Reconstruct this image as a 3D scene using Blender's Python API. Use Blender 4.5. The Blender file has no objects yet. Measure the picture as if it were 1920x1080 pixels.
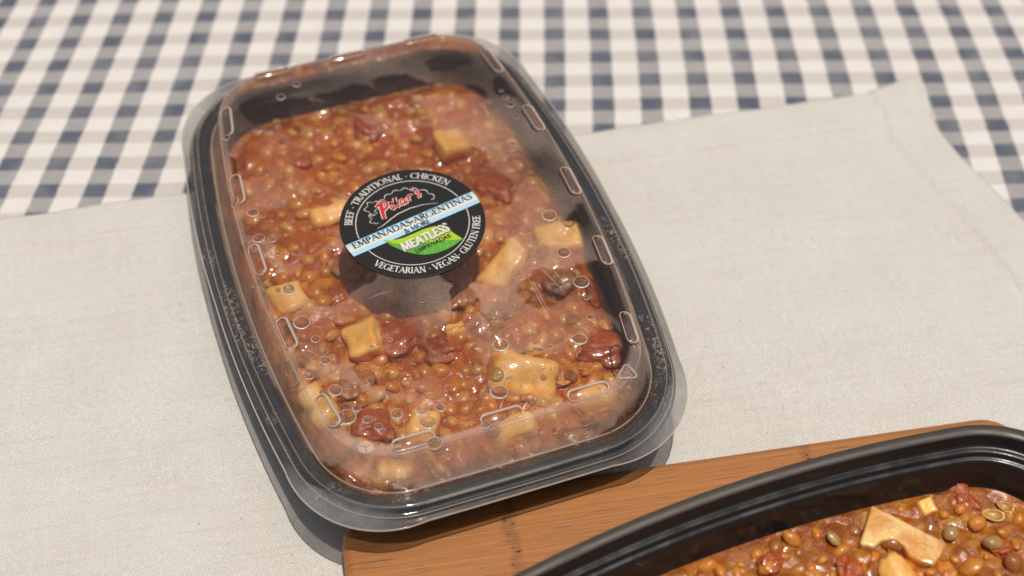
import bpy, bmesh, math, random
import numpy as np
from mathutils import Vector, Matrix, noise
R = math.radians
S = 0.01                      # everything below is laid out in centimetres
sc = bpy.context.scene
col = sc.collection
random.seed(7)
rng = np.random.default_rng(7)

# ------------------------------------------------------------------ camera
TH, FPX, CH, ROLL = .8714, 3097.0, 58.595, .0158
cam_d = bpy.data.cameras.new("camera")
cam = bpy.data.objects.new("camera", cam_d)
col.objects.link(cam)
cam_d.sensor_width = 36
cam_d.lens = 36 * FPX / 1920
cam_d.clip_start = .01
cam_d.clip_end = 100
fw = Vector((0, math.cos(TH), -math.sin(TH)))
up = Vector((0, math.sin(TH), math.cos(TH)))
rt = Vector((1, 0, 0))
up2 = up * math.cos(ROLL) - rt * math.sin(ROLL)
rt2 = up2.cross(-fw).normalized()
m = Matrix((rt2, up2, -fw)).transposed().to_4x4()
m.translation = Vector((0, 0, CH * S))
cam.matrix_world = m
cam_d.dof.use_dof = True
cam_d.dof.focus_distance = 68.5 * S
cam_d.dof.aperture_fstop = 5.0
cam_d.dof.aperture_blades = 9
sc.camera = cam

# ------------------------------------------------------------------ light
SUN_EL, SUN_AZ = R(83.4), R(130)          # azimuth from +Y, clockwise: the sun is almost overhead
world = bpy.data.worlds.new("World")
sc.world = world
world.use_nodes = True
wn = world.node_tree.nodes
sky = wn.new("ShaderNodeTexSky")
sky.sky_type = 'NISHITA'
sky.sun_disc = False
sky.sun_elevation = SUN_EL
sky.sun_rotation = SUN_AZ
sky.air_density = .6
sky.dust_density = 2.5
sky.ozone_density = 1.0
tint = wn.new("ShaderNodeMixRGB")               # the camera's warm white balance
tint.blend_type = 'MULTIPLY'
tint.inputs[0].default_value = 1
tint.inputs[2].default_value = (1.10, 1.0, .84, 1)
world.node_tree.links.new(sky.outputs[0], tint.inputs[1])
world.node_tree.links.new(tint.outputs[0], wn["Background"].inputs[0])
wn["Background"].inputs[1].default_value = .08
sun_d = bpy.data.lights.new("sun", 'SUN')
sun_d.energy = 2.85
sun_d.angle = R(.6)
sun_d.color = (1, .94, .855)
sun = bpy.data.objects.new("sun", sun_d)
col.objects.link(sun)
sdir = Vector((math.sin(SUN_AZ) * math.cos(SUN_EL), math.cos(SUN_AZ) * math.cos(SUN_EL), math.sin(SUN_EL)))
sun.rotation_euler = sdir.to_track_quat('Z', 'Y').to_euler()
sun.location = sdir * 3
sc.view_settings.view_transform = 'Standard'
sc.view_settings.look = 'None'
sc.view_settings.exposure = 0
sc.view_settings.gamma = 1
sc.cycles.max_bounces = 16
sc.cycles.transparent_max_bounces = 24
sc.cycles.transmission_bounces = 10
sc.cycles.use_denoising = True
sc.cycles.caustics_reflective = False
sc.cycles.caustics_refractive = False

# ------------------------------------------------------------------ helpers
def tag(o, label=None, cat=None, group=None, kind=None):
    if label: o["label"] = label
    if cat: o["category"] = cat
    if group: o["group"] = group
    if kind: o["kind"] = kind
    return o

def mesh_data(name, v, f, smooth=True):
    me = bpy.data.meshes.new(name)
    me.from_pydata([(a[0] * S, a[1] * S, a[2] * S) for a in v], [], [tuple(q) for q in f])
    if smooth:
        me.polygons.foreach_set("use_smooth", [True] * len(me.polygons))
    me.update()
    return me

def add(name, me, mat=None, parent=None, loc=(0, 0, 0), rz=0):
    o = bpy.data.objects.new(name, me)
    col.objects.link(o)
    if mat is not None and me is not None and not me.materials:
        me.materials.append(mat)
    o.parent = parent
    o.location = (loc[0] * S, loc[1] * S, loc[2] * S)
    o.rotation_euler = (0, 0, rz)
    return o

def mk(name, v, f, mat, parent=None, smooth=True, loc=(0, 0, 0), rz=0):
    return add(name, mesh_data(name, v, f, smooth), mat, parent, loc, rz)

def attr(me, name, vals):
    a = me.attributes.new(name, 'FLOAT', 'POINT')
    a.data.foreach_set("value", np.asarray(vals, dtype=np.float32))

def ray_plane(px, py, z):
    """world point (cm) at height z seen at a pixel of the 1920x1080 picture: used to read positions off the photo"""
    dx, dy = px - 960, py - 540
    c, s = math.cos(ROLL), math.sin(ROLL)
    x = c * dx + s * dy
    y = -s * dx + c * dy
    d = fw * FPX + rt * x - up * y
    t = (z - CH) / d.z
    return Vector((0, 0, CH)) + d * t

class Nodes:
    def __init__(s, name):
        s.m = bpy.data.materials.new(name)
        s.m.use_nodes = True
        s.t = s.m.node_tree
        s.t.nodes.clear()
        s.out = s.t.nodes.new("ShaderNodeOutputMaterial")
    def n(s, kind, **kw):
        nd = s.t.nodes.new("ShaderNode" + kind)
        for k, v in kw.items():
            if k.startswith("i_"):
                nd.inputs[k[2:].replace("_", " ")].default_value = v
            else:
                setattr(nd, k, v)
        return nd
    def l(s, a, b):
        s.t.links.new(a, b)
    def val(s, sock, v):
        if isinstance(v, (int, float, tuple, list)):
            sock.default_value = v
        else:
            s.l(v, sock)
    def math(s, op, a, b=0.0, c=None, clamp=False):
        nd = s.n("Math", operation=op)
        nd.use_clamp = clamp
        s.val(nd.inputs[0], a)
        s.val(nd.inputs[1], b)
        if c is not None: s.val(nd.inputs[2], c)
        return nd.outputs[0]
    def mix(s, fac, a, b, blend='MIX'):
        nd = s.n("MixRGB", blend_type=blend)
        s.val(nd.inputs[0], fac)
        for i, q in ((1, a), (2, b)):
            if isinstance(q, tuple) and len(q) == 3: q = q + (1,)
            s.val(nd.inputs[i], q)
        return nd.outputs[0]
    def noise(s, vec, scale, detail=3, rough=.5, dist=0):
        nd = s.n("TexNoise")
        nd.inputs["Scale"].default_value = scale
        nd.inputs["Detail"].default_value = detail
        nd.inputs["Roughness"].default_value = rough
        nd.inputs["Distortion"].default_value = dist
        s.l(vec, nd.inputs["Vector"])
        return nd.outputs[0]
    def vor(s, vec, scale, feature='F1', out=0, rand=1):
        nd = s.n("TexVoronoi", feature=feature)
        nd.inputs["Scale"].default_value = scale
        nd.inputs["Randomness"].default_value = rand
        s.l(vec, nd.inputs["Vector"])
        return nd.outputs[out]
    def ramp(s, x, lo, hi, a=0.0, b=1.0, smooth=True):
        nd = s.n("MapRange")
        nd.interpolation_type = 'SMOOTHSTEP' if smooth else 'LINEAR'
        s.val(nd.inputs[0], x)
        for i, q in ((1, lo), (2, hi), (3, a), (4, b)): nd.inputs[i].default_value = q
        return nd.outputs[0]
    def scale(s, vec, sx, sy, sz, rot=0):
        nd = s.n("Mapping")
        nd.inputs["Scale"].default_value = (sx, sy, sz)
        nd.inputs["Rotation"].default_value = (0, 0, rot)
        s.l(vec, nd.inputs[0])
        return nd.outputs[0]
    def obj(s):
        return s.n("TexCoord").outputs["Object"]
    def bump(s, h, strength=.5, dist=.001, normal=None):
        nd = s.n("Bump")
        nd.inputs["Strength"].default_value = strength
        nd.inputs["Distance"].default_value = dist
        s.l(h, nd.inputs["Height"])
        if normal is not None: s.l(normal, nd.inputs["Normal"])
        return nd.outputs[0]
    def prin(s, base, rough=.5, normal=None, **kw):
        nd = s.n("BsdfPrincipled")
        b = nd.inputs["Base Color"]
        s.val(b, base + (1,) if isinstance(base, tuple) and len(base) == 3 else base)
        s.val(nd.inputs["Roughness"], rough)
        if normal is not None: s.l(normal, nd.inputs["Normal"])
        for k, v in kw.items():
            s.val(nd.inputs[k.replace("_", " ")], v)
        return nd.outputs[0]
    def mixs(s, fac, a, b):
        nd = s.n("MixShader")
        s.val(nd.inputs[0], fac)
        s.l(a, nd.inputs[1])
        s.l(b, nd.inputs[2])
        return nd.outputs[0]
    def adds(s, a, b):
        nd = s.n("AddShader")
        s.l(a, nd.inputs[0]); s.l(b, nd.inputs[1])
        return nd.outputs[0]
    def done(s, sh):
        s.l(sh, s.out.inputs[0])
        return s.m

# ------------------------------------------------------------------ materials
def mat_gingham():
    N = Nodes("gingham_cotton")
    uv = N.n("UVMap", uv_map="weave").outputs[0]
    sep = N.n("SeparateXYZ"); N.l(uv, sep.inputs[0])
    ob = N.obj()
    wob = N.math('MULTIPLY', N.math('SUBTRACT', N.noise(ob, 160, 2), .5), .05)
    wob2 = N.math('MULTIPLY', N.math('SUBTRACT', N.noise(ob, 900, 2), .5), .05)
    wob = N.math('ADD', wob, wob2)
    def band(c, w):
        a = N.math('ADD', c, wob)
        a = N.math('ABSOLUTE', N.math('SUBTRACT', N.math('FRACT', N.math('ADD', a, .5)), .5))
        return N.ramp(a, w + .018, w - .018)
    cb, rb = band(sep.outputs[0], .225), band(sep.outputs[1], .24)
    tu = N.math('SINE', N.math('MULTIPLY', sep.outputs[0], 2 * math.pi * 26))
    tv = N.math('SINE', N.math('MULTIPLY', sep.outputs[1], 2 * math.pi * 20))
    tu1 = N.ramp(tu, -.8, .8); tv1 = N.ramp(tv, -.8, .8)
    white, navy = (.80, .77, .735), (.088, .108, .150)
    cgray = N.mix(tv1, (.27, .265, .28), (.44, .425, .42))
    rgray = N.mix(tu1, (.50, .46, .45), (.76, .70, .64))
    dark = N.mix(N.math('MULTIPLY', tu1, .5), navy, (.12, .13, .17))
    c0 = N.mix(cb, white, cgray)
    c1 = N.mix(cb, rgray, dark)
    c = N.mix(rb, c0, c1)
    fade = N.noise(ob, 60, 4)
    c = N.mix(N.ramp(fade, .3, .8, 0, .22), c, (.62, .58, .54))
    fine = N.noise(ob, 1400, 2)
    c = N.mix(.25, c, N.ramp(fine, .2, .8, .45, 1.3), 'MULTIPLY')
    h = N.math('ADD', N.math('MULTIPLY', tu, tv), N.noise(ob, 700, 2))
    return N.done(N.prin(c, .92, N.bump(h, .35, .0003), Sheen_Weight=.15))

def mat_linen():
    N = Nodes("natural_linen")
    ob = N.obj()
    mp = N.scale(ob, 1, 1, 1, R(-11))
    sep = N.n("SeparateXYZ"); N.l(mp, sep.inputs[0])
    jit = N.math('MULTIPLY', N.noise(mp, 260, 2), .55)
    jit2 = N.math('MULTIPLY', N.noise(N.scale(mp, 60, 400, 1), 1, 2), 1.3)
    jit3 = N.math('MULTIPLY', N.noise(N.scale(mp, 400, 60, 1), 1, 2), 1.3)
    k = 2 * math.pi / .00135
    sx = N.math('SINE', N.math('ADD', N.math('MULTIPLY', sep.outputs[0], k), N.math('MULTIPLY', N.math('ADD', jit, jit2), 3)))
    sy = N.math('SINE', N.math('ADD', N.math('MULTIPLY', sep.outputs[1], k), N.math('MULTIPLY', N.math('ADD', jit, jit3), 3)))
    w = N.math('MULTIPLY', sx, sy)                       # plain weave: over and under threads alternate
    slub = N.noise(N.scale(mp, 420, 14, 1), 1, 3, .6)
    slub2 = N.noise(N.scale(mp, 14, 420, 1), 1, 3, .6)
    big = N.noise(mp, 22, 3)
    base = N.mix(N.ramp(big, .3, .75), (.79, .755, .70), (.85, .825, .785))
    base = N.mix(N.ramp(slub, .3, .75, 0, .55), base, (.85, .835, .80))
    base = N.mix(N.ramp(slub2, .45, .8, 0, .35), base, (.64, .59, .50))
    base = N.mix(N.ramp(w, -.9, .2, .62, 0), base, (.40, .355, .28))
    fleck = N.ramp(N.noise(mp, 330, 1), .77, .82)
    base = N.mix(N.math('MULTIPLY', fleck, .6), base, (.46, .36, .20))
    base = N.mix(.35, base, N.ramp(N.noise(mp, 1100, 2), .2, .8, .72, 1.25), 'MULTIPLY')
    h = N.math('ADD', N.math('MULTIPLY', w, .6), N.math('ADD', slub, N.noise(mp, 1500, 2)))
    return N.done(N.prin(base, .95, N.bump(h, .9, .0004), Sheen_Weight=.1))

def mat_bamboo():
    N = Nodes("bamboo_wood")
    ob = N.obj()
    sep = N.n("SeparateXYZ"); N.l(ob, sep.inputs[0])
    grain = N.noise(N.scale(ob, 4, 800, 90), 1, 4, .6)
    fib = N.noise(N.scale(ob, 26, 1700, 300), 1, 3, .6)
    tone = N.noise(N.scale(ob, 5, 55, 20), 1, 2)
    c = N.mix(N.ramp(grain, .32, .7), (.28, .098, .027), (.43, .175, .054))
    c = N.mix(N.ramp(tone, .35, .7, 0, .5), c, (.50, .20, .055))
    strip_n = N.noise(N.scale(ob, .001, 1, .001), 46, 0)
    st = N.n("TexWhiteNoise", noise_dimensions='1D')
    N.l(N.math('FLOOR', N.math('MULTIPLY', sep.outputs[1], 1 / .0205)), st.inputs["W"])
    c = N.mix(.32, c, N.ramp(st.outputs[0], 0, 1, .72, 1.15, False), 'MULTIPLY')
    jt = N.math('ABSOLUTE', N.math('SUBTRACT', N.math('FRACT', N.math('MULTIPLY', sep.outputs[1], 1 / .0205)), .5))
    c = N.mix(N.math('MULTIPLY', N.ramp(jt, .488, .498), .45), c, (.14, .045, .013))
    pore = N.ramp(N.noise(N.scale(ob, 40, 1500, 200), 1, 1, .5), .60, .68)
    area = N.ramp(N.noise(N.scale(ob, 14, 60, 20), 1, 2), .30, .58)
    c = N.mix(N.math('MULTIPLY', N.math('MULTIPLY', pore, area), .8), c, (.13, .042, .012))
    c = N.mix(N.ramp(fib, .3, .8, 0, .3), c, (.62, .30, .11))
    # the joints of the cane: a faint darker line with small black pits
    nodes = None
    wav = N.math('MULTIPLY', N.math('SUBTRACT', N.noise(ob, 60, 2), .5), .012)
    xx = N.math('ADD', sep.outputs[0], wav)
    for x0, y0, y1 in ((.068, -.06, 0), (.197, -.028, 0), (.25, -.2, -.06), (.1, -.2, -.06)):
        d = N.ramp(N.math('ABSOLUTE', N.math('SUBTRACT', xx, x0)), .004, .0006)
        a = N.math('MULTIPLY', N.math('GREATER_THAN', sep.outputs[1], y0), N.math('LESS_THAN', sep.outputs[1], y1))
        d = N.math('MULTIPLY', d, a)
        nodes = d if nodes is None else N.math('MAXIMUM', nodes, d)
    c = N.mix(N.math('MULTIPLY', nodes, .38), c, (.16, .055, .016))
    pit = N.ramp(N.vor(N.scale(ob, 260, 420, 100), 1), .30, .16)
    c = N.mix(N.math('MULTIPLY', N.math('MULTIPLY', pit, nodes), .9), c, (.03, .012, .006))
    h = N.math('SUBTRACT', N.math('ADD', grain, N.math('MULTIPLY', fib, .7)), N.math('MULTIPLY', pore, .5))
    return N.done(N.prin(c, .4, N.bump(h, .3, .0004), Specular_IOR_Level=.4))

def mat_black(rough=.22, name="black_plastic", base=(.012, .0115, .012)):
    N = Nodes(name)
    ob = N.obj()
    r = N.ramp(N.noise(ob, 90, 4), .3, .75, rough - .05, rough + .14)
    h = N.math('ADD', N.noise(ob, 1300, 2), N.math('MULTIPLY', N.noise(ob, 35, 2), 3))
    dust = N.ramp(N.noise(ob, 900, 2, .7), .73, .80)
    c = N.mix(N.math('MULTIPLY', dust, .25), base, (.25, .22, .2))
    return N.done(N.prin(c, r, N.bump(h, .12, .0002)))

def mat_lid():
    """thin clear PET sheet: transparent, glossy by Fresnel, with breath-like condensation whose amount is stored on the mesh"""
    N = Nodes("clear_plastic")
    ob = N.obj()
    fog = N.n("Attribute", attribute_name="fog").outputs["Fac"]
    fr = N.n("Attribute", attribute_name="frost").outputs["Fac"]
    h = N.math('ADD', N.math('MULTIPLY', N.noise(ob, 45, 2), 1.2), N.math('MULTIPLY', N.noise(ob, 150, 2), .25))
    nrm = N.bump(h, .16, .002)
    lipa = N.n("Attribute", attribute_name="lip").outputs["Fac"]
    trn = N.n("BsdfTransparent")
    N.l(N.mix(lipa, (.93, .915, .90), (.42, .41, .40)), trn.inputs[0])      # the doubled, frosted rim passes less light
    tr = trn.outputs[0]
    gl = N.n("BsdfGlossy", i_Roughness=.06, i_Color=(1, 1, 1, 1))
    N.l(nrm, gl.inputs["Normal"])
    fz = N.n("Fresnel", i_IOR=1.52); N.l(nrm, fz.inputs["Normal"])
    f = N.math('MULTIPLY', fz.outputs[0], 1.45, clamp=True)
    sh = N.mixs(f, tr, gl.outputs[0])
    dfn = N.n("BsdfDiffuse")
    N.l(N.mix(lipa, (.88, .72, .61), (.66, .70, .72)), dfn.inputs[0])
    df = dfn.outputs[0]
    tl = N.n("BsdfTranslucent", i_Color=(.88, .74, .64, 1)).outputs[0]
    rf = N.n("BsdfRefraction", i_Roughness=.42, i_IOR=1.12, i_Color=(.97, .93, .90, 1)).outputs[0]
    veil = N.mixs(.62, df, N.mixs(.62, tl, rf))            # a wet film: part scatters, part only blurs what lies below
    mott = N.ramp(N.noise(ob, 1800, 2), .3, .7, .80, 1.2)
    clump = N.ramp(N.noise(ob, 120, 4, .6), .3, .7, .85, 1.12)
    lw = N.n("LayerWeight", i_Blend=.25)
    graz = N.math('MULTIPLY', N.math('POWER', lw.outputs["Facing"], 3), .22)
    amount = N.math('MULTIPLY', N.math('MULTIPLY', fog, mott), clump)
    crystal = N.ramp(N.noise(N.scale(ob, 1, 1, 1), 620, 5, .75), .52, .60)
    fro = N.math('MULTIPLY', N.math('MULTIPLY', crystal, fr), .8)
    spark = N.math('MULTIPLY', N.ramp(N.noise(ob, 2100, 1), .74, .80), .22)
    amount = N.math('ADD', N.math('ADD', amount, N.math('MULTIPLY', spark, N.math('GREATER_THAN', fog, .03))), N.math('ADD', fro, graz), clamp=True)
    return N.done(N.mixs(amount, sh, veil))

def mat_edge_glint(name="plastic_edge_glint", vis=.42, c=(.82, .69, .56)):  # pale colour standing in for light caught and refracted at edges
    N = Nodes(name)
    tr = N.n("BsdfTransparent", i_Color=(1, 1, 1, 1)).outputs[0]
    pr = N.prin(c, .12, None, Specular_IOR_Level=.8)
    tl = N.n("BsdfTranslucent", i_Color=c + (1,)).outputs[0]
    return N.done(N.mixs(vis, tr, N.mixs(.35, pr, tl)))

def mat_water():
    N = Nodes("water_drop")
    g = N.n("BsdfGlass", i_Roughness=.0, i_IOR=1.33, i_Color=(1, 1, 1, 1)).outputs[0]
    tr = N.n("BsdfTransparent").outputs[0]
    return N.done(N.mixs(.42, tr, g))

def mat_food(name, ca, cb, rough=.22, sub=.25, bump=.5, coat=.6, cc=None, scale=260, rad=(.6, .25, .1)):
    N = Nodes(name)
    ob = N.obj()
    rnd = N.n("ObjectInfo").outputs["Random"]
    nz = N.noise(ob, scale, 4, .6)
    c = N.mix(N.ramp(nz, .34, .68), ca, cb)
    if cc is not None:
        c = N.mix(N.math('MULTIPLY', N.ramp(N.noise(ob, scale * .42, 3, .6, .4), .44, .62), .85), c, cc)
    c = N.mix(.5, c, N.ramp(rnd, 0, 1, .86, 1.22, False), 'MULTIPLY')
    if "potato" in name:
        sp = N.n("SeparateXYZ"); N.l(ob, sp.inputs[0])
        st = N.math('ADD', N.math('MULTIPLY', sp.outputs[2], -110), N.math('MULTIPLY', N.noise(ob, 95, 4, .6), 1.9))
        c = N.mix(N.math('MULTIPLY', N.ramp(st, .72, 1.45), .85), c, (.60, .20, .028))
    h = N.math('ADD', N.noise(ob, 420, 4, .65), N.math('MULTIPLY', N.noise(ob, 1500, 2), .35))
    return N.done(N.prin(c, rough, N.bump(h, bump, .0011), Subsurface_Weight=sub, Subsurface_Radius=rad,
                         Subsurface_Scale=.004, Coat_Weight=coat, Coat_Roughness=.09))

def mat_sauce(name, c1, c2, c3, pal, bump=.8):
    N = Nodes(name)
    ob = N.obj()
    n1 = N.noise(ob, 130, 5, .62, .5)
    n2 = N.noise(ob, 420, 4, .6)
    n3 = N.noise(ob, 50, 3, .55)
    c = N.mix(N.ramp(n1, .36, .66), c1, c2)
    c = N.mix(N.math('MULTIPLY', N.ramp(n3, .50, .66), .75), c, c3)
    pid = N.n("Attribute", attribute_name="piece").outputs["Fac"]
    mid = N.n("Attribute", attribute_name="middle").outputs["Fac"]
    cr = N.n("ValToRGB")
    cr.color_ramp.interpolation = 'CONSTANT'
    els = cr.color_ramp.elements
    els[0].position = 0; els[0].color = pal[0] + (1,)
    els[1].position = .22; els[1].color = pal[1] + (1,)
    for pp, cc in zip((.42, .62, .80), pal[2:]):
        e_ = els.new(pp); e_.color = cc + (1,)
    N.l(pid, cr.inputs[0])
    c = N.mix(N.math('MULTIPLY', N.ramp(mid, .12, .55), N.ramp(n2, .3, .6, .55, .95)), c, cr.outputs[0])
    c = N.mix(N.ramp(n2, .55, .78, 0, .4), c, (.62, .25, .05))
    c = N.mix(N.ramp(N.noise(ob, 900, 2), .62, .78, 0, .3), c, (.16, .025, .008))
    wet = N.ramp(N.noise(ob, 75, 2), .42, .60, .25, 1.2)
    h = N.math('MULTIPLY', wet, N.math('ADD', N.math('MULTIPLY', n1, 1.2), N.math('ADD', n2, N.math('MULTIPLY', N.noise(ob, 1500, 3), .3))))
    return N.done(N.prin(c, .26, N.bump(h, bump, .0016), Subsurface_Weight=.2, Subsurface_Radius=(.6, .2, .06),
                         Subsurface_Scale=.004, Coat_Weight=.7, Coat_Roughness=.07))

def mat_flat(name, c, rough=.4, trans=0):
    N = Nodes(name)
    ob = N.obj()
    p = N.prin(N.mix(N.ramp(N.noise(ob, 900, 2), .3, .7, 0, .12), c, tuple(min(1, x * 1.25 + .01) for x in c)), rough)
    if trans:
        p = N.mixs(trans, p, N.n("BsdfTransparent").outputs[0])
    return N.done(p)

M = dict(gingham=mat_gingham(), linen=mat_linen(), bamboo=mat_bamboo(), black=mat_black(.24, "charcoal_plastic", (.021, .027, .034)),
         black_open=mat_black(.21, "black_plastic_open"), lip=mat_black(.42, "matt_black_lip", (.062, .050, .041)), lid=mat_lid(), edge=mat_edge_glint(), edge_glint=mat_edge_glint("edge_glint", .62, (.90, .78, .68)), edge_glint_mid=mat_edge_glint("plastic_edge_glint_soft", .30),
         water=mat_water(), drop_glint=mat_edge_glint("drop_glint", .95, (.97, .93, .88)),
         sauce_in=mat_sauce("red_stew_sauce", (.41, .085, .008), (.53, .145, .012), (.35, .058, .007), [(.62, .23, .025), (.44, .10, .010), (.66, .30, .045), (.37, .078, .009), (.50, .12, .011)], .6),
         sauce_out=mat_sauce("brown_stew_sauce", (.30, .085, .006), (.44, .155, .012), (.25, .045, .006), [(.42, .15, .016), (.28, .07, .010), (.48, .22, .03), (.24, .06, .010), (.38, .08, .010)], .6),
         lentil=mat_food("lentil_skin", (.52, .17, .020), (.62, .26, .04), .32, .25, .35, .3),
         lentil_dark=mat_food("dark_lentil_skin", (.26, .09, .022), (.38, .15, .035), .3, .2, .35, .4),
         lentil_tan=mat_food("tan_lentil_skin", (.58, .26, .05), (.66, .36, .10), .36, .3, .25, .3, (.40, .10, .02)),
         lentil_green=mat_food("olive_lentil_skin", (.36, .20, .06), (.44, .27, .09), .35, .25, .25, .35),
         tomato=mat_food("tomato_flesh", (.38, .065, .010), (.48, .115, .015), .26, .35, .5, .8),
         brown=mat_food("mushroom_flesh", (.32, .12, .04), (.42, .17, .06), .25, .15, .4, .6),
         potato=mat_food("boiled_potato", (.97, .50, .11), (.98, .61, .20), .42, .35, .22, .2, (.90, .34, .05), 130),
         potato_pale=mat_food("pale_potato", (.93, .62, .20), (.95, .73, .32), .18, .35, .7, 1.0, (.88, .44, .10), 130),
         onion=mat_food("onion_film", (.62, .30, .08), (.7, .42, .16), .12, .3, .3, 1),
         thread=mat_flat("hem_thread", (.55, .47, .36), .9),
         ink_black=mat_flat("sticker_black", (.014, .0125, .012), .42), ink_white=mat_flat("print_white", (.74, .72, .67)),
         ink_blue=mat_flat("print_sky_blue", (.42, .66, .82)), ink_text=mat_flat("print_dark", (.010, .012, .014)),
         ink_red=mat_flat("print_red", (.60, .022, .020)), ink_green=mat_flat("print_green", (.10, .38, .035)),
         ink_lime=mat_flat("print_lime", (.40, .58, .025)), ink_shadow=mat_flat("print_grey", (.22, .25, .22)),
         ink_vein=mat_flat("print_leaf_vein", (.30, .60, .16)),
         emboss=mat_flat("frosted_emboss", (.72, .60, .54), .5, .55), speck=mat_flat("brown_speck", (.30, .07, .02)))

# ------------------------------------------------------------------ the table and the two cloths
def grid_faces(nu, nv, off=0):
    return [(off + j * nu + i, off + j * nu + i + 1, off + (j + 1) * nu + i + 1, off + (j + 1) * nu + i) for j in range(nv - 1) for i in range(nu - 1)]

tv = [(-110, -60, -3), (110, -60, -3), (110, 160, -3), (-110, 160, -3), (-110, -60, -.35), (110, -60, -.35), (110, 160, -.35), (-110, 160, -.35)]
tag(mk("tabletop", tv, [(3, 2, 1, 0), (4, 5, 6, 7), (0, 1, 5, 4), (1, 2, 6, 5), (2, 3, 7, 6), (3, 0, 4, 7)], M["bamboo"], smooth=False), kind="structure")

CU = (-.8059, 8.0083, -.241, -.1575, .7186, .3031, .0887, -.0621, .2911)
CV = (4.9451, .3843, -10.626, -.0108, .1181, -.8017, .0604, -.2321, -.2028)
def poly(c, X, Y):
    return (c[0] + c[1] * X + c[2] * Y + c[3] * X * X + c[4] * X * Y + c[5] * Y * Y + c[6] * X ** 3 + c[7] * X * X * Y + c[8] * X * Y * Y)
def weave(x, y):
    X, Y = x / 20, (y - 60) / 20
    Xc, Yc = min(max(X, -1.5), 1.5), min(max(Y, -.7), .65)
    e = .02
    r = []
    for c in (CU, CV):
        p = poly(c, Xc, Yc)
        gx = (poly(c, Xc + e, Yc) - poly(c, Xc - e, Yc)) / (2 * e)
        gy = (poly(c, Xc, Yc + e) - poly(c, Xc, Yc - e)) / (2 * e)
        r.append(p + gx * (X - Xc) + gy * (Y - Yc))
    return r
def cloth_z(x, y):
    return .22 * noise.noise((x * .09, y * .12, 1.3)) + .07 * noise.noise((x * .3, y * .35, 5))
nx = ny = 190
cv, uv = [], []
for j in range(ny):
    for i in range(nx):
        x, y = -95 + 190 * i / (nx - 1), -45 + 190 * j / (ny - 1)
        b = min(x + 95, 95 - x, y + 45, 145 - y) < 4
        cv.append((x, y, -.25 + (0 if b else cloth_z(x, y) * .55)))
        uv.append(weave(x, y))
me = mesh_data("tablecloth", cv, grid_faces(nx, ny))
ul = me.uv_layers.new(name="weave")
ul.data.foreach_set("uv", np.array([uv[l.vertex_index] for l in me.loops], dtype=np.float32).ravel())
cloth = tag(add("tablecloth", me, M["gingham"]), "navy and white gingham checked tablecloth spread under everything", "tablecloth")

# linen placemat: far edge and right edge follow the photo, hems folded and stitched
FAR = [(-46, 47.6), (-30, 51.55), (-24.46, 52.88), (-22.03, 53.45), (-19.46, 54.14), (-17.09, 54.61), (-12, 55.75), (3.23, 59.39), (6.33, 60.14), (9.06, 60.75), (12.92, 61.53), (15.43, 62.06), (18.0, 62.5), (19.9, 63.02), (20.55, 63.1)]
RGT = [(20.55, 63.1), (21.1, 61.9), (21.35, 60.2), (22.2, 58.3), (23.42, 56.1), (24.56, 53.9), (27.6, 47.5), (31.5, 37), (36, 22), (39, 10)]
def polyl(P, n):
    P = np.array(P, float)
    d = np.r_[0, np.cumsum(np.hypot(*np.diff(P, axis=0).T))]
    t = np.linspace(0, d[-1], n)
    return np.stack([np.interp(t, d, P[:, 0]), np.interp(t, d, P[:, 1])], 1), d[-1]
nu, nv = 420, 340
far, Lf = polyl(FAR, nu)
rgt, Lr = polyl(RGT, nv)
lv = []
for j in range(nv):
    for i in range(nu):
        s, t = i / (nu - 1), j / (nv - 1)
        base = far[i]
        # right edge curve, blended to a straight left edge
        dx, dy = rgt[j] - rgt[0]
        sx, sy = 1.0 * (-10 - 0) * 0 + 2.2 * t, -53.1 * t
        x = base[0] + s ** 1.0 * dx + (1 - s) * sx
        y = base[1] + s ** 1.0 * dy + (1 - s) * sy
        eR, eF = (1 - s) * Lf, t * Lr
        z = .10 + .10 * noise.noise((x * .11, y * .11, 7.7)) + .055 * noise.noise((x * .35 + y * .1, y * .16, 2.2))
        z += .055 * noise.noise((x * .05 + y * .35, y * .06, 9)) * (1 if eR < 4 or eF < 4 else .4)
        for e, wdt in ((eR, 2.55), (eF, 2.35)):
            if e < wdt + .3:
                z += .11 * min(1, max(0, (wdt - e) / .16 + .5))
                z -= .11 * math.exp(-((e - wdt) / .09) ** 2)
                z += .012 * noise.noise((x * 1.1, y * 1.1, 3)) * 1.5
        near_corner = math.hypot(x - 20.4, y - 62.9)
        z += .55 * math.exp(-(near_corner / 1.7) ** 2)
        if i in (0, nu - 1) or j in (0, nv - 1): z -= .10
        lv.append((x, y, z + .02))
lf = grid_faces(nu, nv)
lf = [tuple(reversed(f)) for f in lf]
# underside, so that the cloth has thickness
n0 = len(lv)
lv += [(a[0], a[1], a[2] - .06) for a in lv[:n0]] if False else []
linen = tag(mk("placemat", lv, lf, M["linen"]), "cream woven linen placemat with stitched hems lying on the checked cloth", "placemat")
sol = linen.modifiers.new("thickness", 'SOLIDIFY')
sol.thickness = .09 * S
sol.offset = -1

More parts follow.
